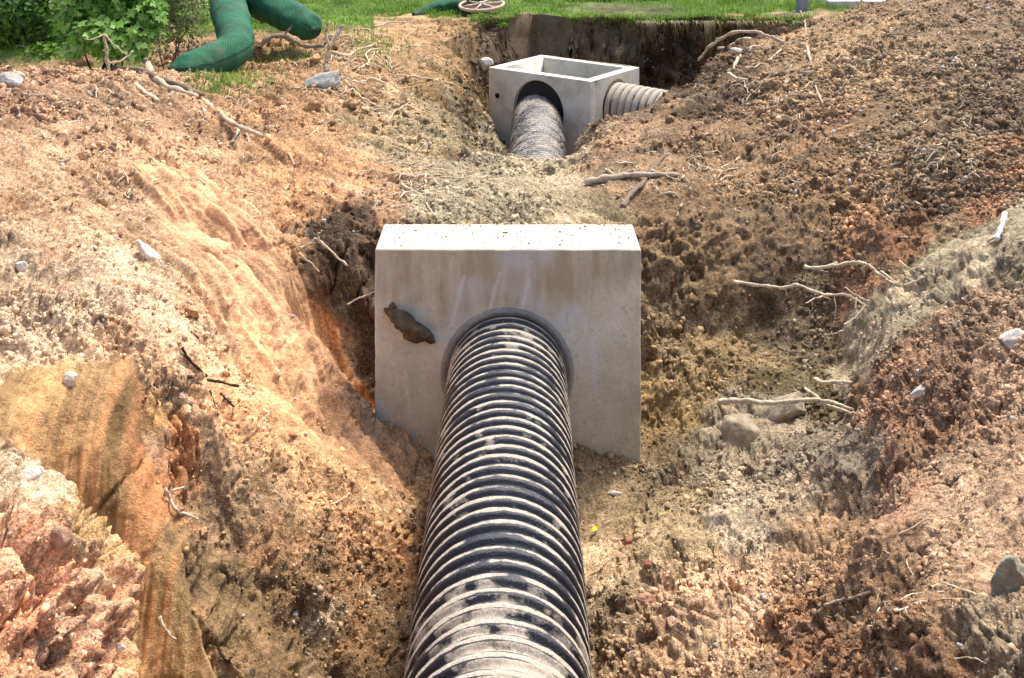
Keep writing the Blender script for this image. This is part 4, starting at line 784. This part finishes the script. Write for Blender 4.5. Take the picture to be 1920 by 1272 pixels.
# ------------------------------------------------------------------ bushes at the upper left
def foliage(name, spots, nleaf, size, shape, m, parent, seed):
    r_ = np.random.default_rng(seed); Vs = []; Fs = []; Cs = []; off = 0
    sh = np.array(shape, float); ns = len(sh)
    wts = np.array([s_[3]*s_[4]*s_[5] for s_ in spots]); ch = r_.choice(len(spots), nleaf, p=wts/wts.sum())
    for c_ in ch:
        x, y, z, a, b_, c2 = spots[c_]; d_ = r_.normal(size=3); d_ /= np.linalg.norm(d_); rr = r_.uniform(.35, 1.05)**.5
        pos = np.array([x, y, z])+d_*rr*np.array([a, b_, c2]); s_ = size*r_.uniform(.6, 1.3)
        nrm = d_*.6+np.array([0, -.5, .8])+r_.normal(size=3)*.55; nrm /= np.linalg.norm(nrm); tx = r_.normal(size=3); tx -= nrm*(tx@nrm); tx /= np.linalg.norm(tx); ty = np.cross(nrm, tx)
        V_ = pos+s_*(np.outer(sh[:, 0], tx)+np.outer(sh[:, 1], ty)+np.outer(sh[:, 2]-.12*sh[:, 0]**2, nrm)); Vs.append(V_)
        for i in range(1, ns-1): Fs.append((off, off+i, off+i+1))
        off += ns; Cs += [r_.uniform(0, 1)*.6+.4*((c_*.37) % 1)]*ns
    C_ = np.array(Cs); return link(name, mesh_np(name, np.concatenate(Vs), np.array(Fs), np.stack([C_]*3, 1).astype(np.float32)), m, parent, smooth=False)
MAPLE = [(0, 0, 0), (.15, -.35, 0), (.1, -.62, 0), (.42, -.34, 0), (.75, -.5, 0), (.68, -.15, 0), (1.1, 0, -.05), (.68, .15, 0), (.75, .5, 0), (.42, .34, 0), (.1, .62, 0), (.15, .35, 0)]
OVAL = [(0, 0, 0), (.3, -.26, .02), (.7, -.24, .02), (1, 0, 0), (.7, .24, .02), (.3, .26, .02)]
def stems(parent, base, tips, r0, m=M_RDARK):
    for tp in tips:
        Vs, Fs = [], []; b_ = np.array(base)+rng.normal(size=3)*[.12, .05, 0]; mid = (b_+np.array(tp))/2+rng.normal(size=3)*.06
        tube_into(Vs, Fs, catmull([b_, mid, tp], 5), list(np.linspace(r0, r0*.35, 11)), 6); link('stem', mesh_mixed('stem', Vs, Fs), m, parent)
def bush(u0, v0, Y, spots_px, nleaf, size, shape, m, label, seed, r0=.012, sm_=None):
    g_ = P(u0, v0, Y); gl, _ = drop(g_[0], Y); root = empty('bush', tuple(gl)); tag(root, label, 'bush')
    sp = [(*(P(u, v, yy)-np.array(gl)), rx*yy/F, rx*yy/F*.8, rz*yy/F) for u, v, yy, rx, rz in spots_px]
    foliage('foliage', sp, nleaf, size, shape, m, root, seed); stems(root, (0, 0, -.05), [(s_[0], s_[1], s_[2]) for s_ in sp[:7]], r0, sm_ or M_RDARK); return root
M_L1 = leaf_mat('bright_leaves', (.09, .21, .03), (.22, .44, .07), (.48, .66, .22), .4); M_L2 = leaf_mat('small_olive_leaves', (.06, .08, .02), (.22, .24, .08), (.55, .52, .28), .3); M_L3 = leaf_mat('deep_green_leaves', (.03, .08, .010), (.10, .20, .018), (.30, .40, .05), .35)
bush(200, 110, 12.0, [(165, 10, 11.9, 50, 34), (135, 40, 11.9, 34, 24), (180, 60, 11.7, 46, 28), (280, 30, 11.9, 30, 40), (215, 25, 12.0, 45, 36), (240, 60, 11.8, 38, 30), (260, 5, 12.1, 40, 40), (215, 85, 11.7, 40, 24), (145, 88, 11.7, 28, 16), (200, -30, 12.1, 80, 40), (255, 95, 11.7, 26, 16)], 2300, .095, MAPLE, M_L1, 'bright green bush with lobed leaves behind the left crest', 5)
bush(330, 110, 12.4, [(300, 10, 12.5, 40, 40), (340, 20, 12.5, 38, 40), (300, 60, 12.3, 34, 26), (350, 65, 12.4, 30, 24), (320, -30, 12.6, 60, 40), (290, 90, 12.2, 26, 14), (375, 10, 12.7, 18, 36)], 3600, .038, OVAL, M_L2, 'dark twiggy bush with small olive leaves between the bright bush and the green sock', 6, .01, M_RBRN)
bush(50, 90, 14.0, [(20, 20, 14, 70, 40), (90, 20, 14.2, 60, 40), (60, 60, 14.3, 70, 30), (130, 60, 14.0, 40, 40), (100, 100, 13.8, 60, 22), (-40, 60, 14, 80, 60), (30, -40, 14.4, 120, 50), (150, 110, 13.5, 40, 20)], 6500, .075, OVAL, M_L3, 'deep green shrub with dark stems at the far left', 7, .02)
bush(330, 90, 14.6, [(250, 60, 14.6, 70, 60), (340, 40, 14.8, 70, 70), (300, -30, 14.8, 120, 50), (200, 90, 14.4, 60, 30), (380, 60, 14.4, 30, 40)], 4200, .05, OVAL, M_L3, 'shaded dense shrub behind the small-leaved bush', 8, .02)

# ------------------------------------------------------------------ green mesh socks and the other things on the lawn
def net_mat():
    m, t, b = mat('green_mesh_fabric', .6, .3); tc = t.nodes.new('ShaderNodeTexCoord'); mp = N(t, 'ShaderNodeMapping'); t.links.new(tc.outputs['UV'], mp.inputs[0])
    n = noise(t, 5, 4, .6, tc.outputs['Object'])
    ws = []
    for sgn in (1, -1):
        a = N(t, 'ShaderNodeMapping'); a.inputs['Rotation'].default_value = (0, 0, R(45*sgn)); t.links.new(tc.outputs['UV'], a.inputs[0])
        wv = N(t, 'ShaderNodeTexWave', Scale=4.6); wv.wave_type = 'BANDS'; t.links.new(a.outputs[0], wv.inputs[0]); ws.append(wv.outputs['Fac'])
    mx = N(t, 'ShaderNodeMath', operation='MAXIMUM'); t.links.new(ws[0], mx.inputs[0]); t.links.new(ws[1], mx.inputs[1])
    r_ = ramp(t, [(.55, (.008, .055, .028)), (.9, (.028, .21, .095))], mx.outputs[0]); r2 = ramp(t, [(.35, (.7, .7, .7)), (.7, (1.3, 1.25, 1.2))], n)
    c = mixc(t, r_.outputs[0], r2.outputs[0], 1, 'MULTIPLY'); dn = ramp(t, [(.52, (0,)*3), (.72, (.6,)*3)], noise(t, 2.6, 6, .7, tc.outputs['Object'])); c = mixc(t, c, (.20, .16, .10), dn.outputs[0]); t.links.new(c, b.inputs['Base Color']); bump(t, b, mx.outputs[0], .012); return m
M_NET = net_mat()
def sock(pts, rads, label, seg=40):
    cv = catmull(pts, 14); n = len(cv); rk = np.interp(np.linspace(0, len(pts)-1, n), np.arange(len(pts)), rads); V_ = []; uvs = []; s = 0
    prev = None
    for i in range(n):
        tn = cv[min(i+1, n-1)]-cv[max(i-1, 0)]; tn /= np.linalg.norm(tn)
        a = np.cross(tn, [0, 0, 1.]) if prev is None else prev-tn*(prev@tn); a /= np.linalg.norm(a); prev = a; b_ = np.cross(tn, a); s += np.linalg.norm(cv[i]-cv[i-1]) if i else 0
        for j in range(seg):
            th = 2*np.pi*j/seg; r_ = rk[i]*(1+.03*math.sin(th*3+i*.15)+.02*math.sin(i*.8+th)); q = cv[i]+(a*math.cos(th)+b_*math.sin(th))*r_; V_.append(q); uvs.append((j/seg*rk.mean()*2*np.pi*4, s*4))
    V_ = np.array(V_); V_ += (fbm(V_*4, 3, 401)*.022+fbm(V_*np.array([14, 14, 5.]), 2, 402)*.006)[:, None]*np.array([.3, -.6, .8])
    ii = np.arange(n*seg).reshape(n, seg); fq = np.stack([ii[:-1], np.roll(ii, -1, 1)[:-1], np.roll(ii, -1, 1)[1:], ii[1:]], 2).reshape(-1, 4)
    V_ = np.concatenate([V_, [cv[0], cv[-1]]]); k0, k1 = n*seg, n*seg+1
    caps = [(k0, (j+1) % seg, j, j) for j in range(seg)]
    me = bpy.data.meshes.new('mesh_sock'); me.from_pydata([tuple(q) for q in V_], [], [tuple(int(z_) for z_ in f) for f in fq]+[(k0, (j+1) % seg, j) for j in range(seg)]+[(k1, (n-1)*seg+j, (n-1)*seg+(j+1) % seg) for j in range(seg)])
    uvs += [uvs[0], uvs[-1]]; ul = me.uv_layers.new(name='UVMap')
    for lp in me.loops: ul.data[lp.index].uv = uvs[lp.vertex_index]
    return tag(link('mesh_sock', me, M_NET), label, 'mesh sock')
sock([P(316, 134, 11.0), P(350, 126, 11.1), P(400, 112, 11.4), P(440, 88, 11.8), P(436, 48, 12.4), P(428, 10, 13.1), P(425, -40, 13.9)], [.04, .13, .175, .19, .20, .215, .22], 'large green mesh sock bent like an elbow on the left crest')
sock([P(440, -40, 13.9), P(470, -5, 13.5), P(510, 12, 13.2), P(548, 32, 12.9), P(580, 50, 12.7), P(594, 58, 12.6)], [.17, .2, .19, .185, .17, .06], 'straight green mesh sock arm ending by the forked stump')
sock([P(775, 28, 15.2), P(800, 20, 15.4), P(830, 12, 15.5), P(862, 6, 15.6), P(900, -6, 15.7)], [.03, .07, .09, .1, .1], 'thin faded green sock on the lawn ending at the spoked wheel', 24)
# spoked wheel lying on the turf
M_RIM = stone_mat('weathered_rim', (.50, .40, .30)); M_SPK = stone_mat('rusty_spokes', (.17, .09, .07))
c0 = P(903, 9, 15.35); c0[2] = max(c0[2], -2.02); wheel = empty('spoked_wheel', tuple(c0)); tag(wheel, 'spoked wheel lying flat on the turf above the far pit', 'wheel'); wheel.rotation_euler = (R(8), R(-3), 0)
def torus(R_, r_, n=64, s=10):
    b = bmesh.new(); g = [[b.verts.new(((R_+r_*math.cos(2*math.pi*j/s))*math.cos(2*math.pi*i/n), (R_+r_*math.cos(2*math.pi*j/s))*math.sin(2*math.pi*i/n), r_*math.sin(2*math.pi*j/s))) for j in range(s)] for i in range(n)]
    for i in range(n):
        for j in range(s): b.faces.new((g[i][j], g[(i+1) % n][j], g[(i+1) % n][(j+1) % s], g[i][(j+1) % s]))
    return b
fin_bm(torus(.30, .022), 'rim', M_RIM, wheel, smooth=True)
bm = bmesh.new(); bmesh.ops.create_cone(bm, cap_ends=True, segments=20, radius1=.27, radius2=.25, depth=.02); bmesh.ops.translate(bm, vec=(0, 0, -.03), verts=bm.verts); fin_bm(bm, 'disc', M_SPK, wheel)
bm = bmesh.new(); bmesh.ops.create_cone(bm, cap_ends=True, segments=20, radius1=.05, radius2=.035, depth=.08); fin_bm(bm, 'hub', M_RIM, wheel)
for k_ in range(6):
    Vs, Fs = [], []; a = R(60*k_+12); tube_into(Vs, Fs, [[math.cos(a)*.04, math.sin(a)*.04, .01], [math.cos(a)*.29, math.sin(a)*.29, .0]], [.017, .013], 8); link('spoke', mesh_mixed('spoke', Vs, Fs), M_RIM, wheel)
# metal post, concrete slab, black hose at the top edge
M_STEEL, t, b = mat('galvanised_steel', .4, .5); b.inputs['Base Color'].default_value = (.22, .25, .31, 1); b.inputs['Metallic'].default_value = .6
g_ = P(1504, 28, 15.6); gl, _ = drop(g_[0], 15.6); pst = empty('metal_post', tuple(gl)); tag(pst, 'blue grey round metal post standing on the lawn edge', 'post')
bm = bmesh.new(); bmesh.ops.create_cone(bm, cap_ends=True, segments=32, radius1=.085, radius2=.085, depth=1.6); bmesh.ops.translate(bm, vec=(0, 0, .75), verts=bm.verts); fin_bm(bm, 'shaft', M_STEEL, pst, .006)
bm = bmesh.new(); bmesh.ops.create_cone(bm, cap_ends=True, segments=32, radius1=.13, radius2=.12, depth=.03); bmesh.ops.translate(bm, vec=(0, 0, .0), verts=bm.verts); fin_bm(bm, 'base_collar', M_STEEL, pst)
g_ = P(1590, 5, 16.6); gl, _ = drop(g_[0], 16.6); bm = bmesh.new(); bmesh.ops.create_cube(bm, size=1); bmesh.ops.scale(bm, vec=(1.0, 1.6, .16), verts=bm.verts); o = fin_bm(bm, 'concrete_slab', M_BOX, None, .015); o.location = gl+Vector((0, 0, .06)); tag(o, 'flat grey concrete slab on the lawn right of the metal post', 'slab')
M_HOSE, t, b = mat('black_rubber', .5, .4); b.inputs['Base Color'].default_value = (.015, .017, .017, 1)
Vs, Fs = [], []; tube_into(Vs, Fs, catmull([P(960, -20, 17.6), P(1020, -10, 17.0), P(1085, -6, 16.9), P(1160, -5, 16.9), P(1240, -6, 17.0), P(1330, -22, 17.6)], 8), [.09]*41, 20); tag(link('black_hose', mesh_mixed('black_hose', Vs, Fs), M_HOSE), 'thick black hose lying across the lawn at the top edge', 'hose')
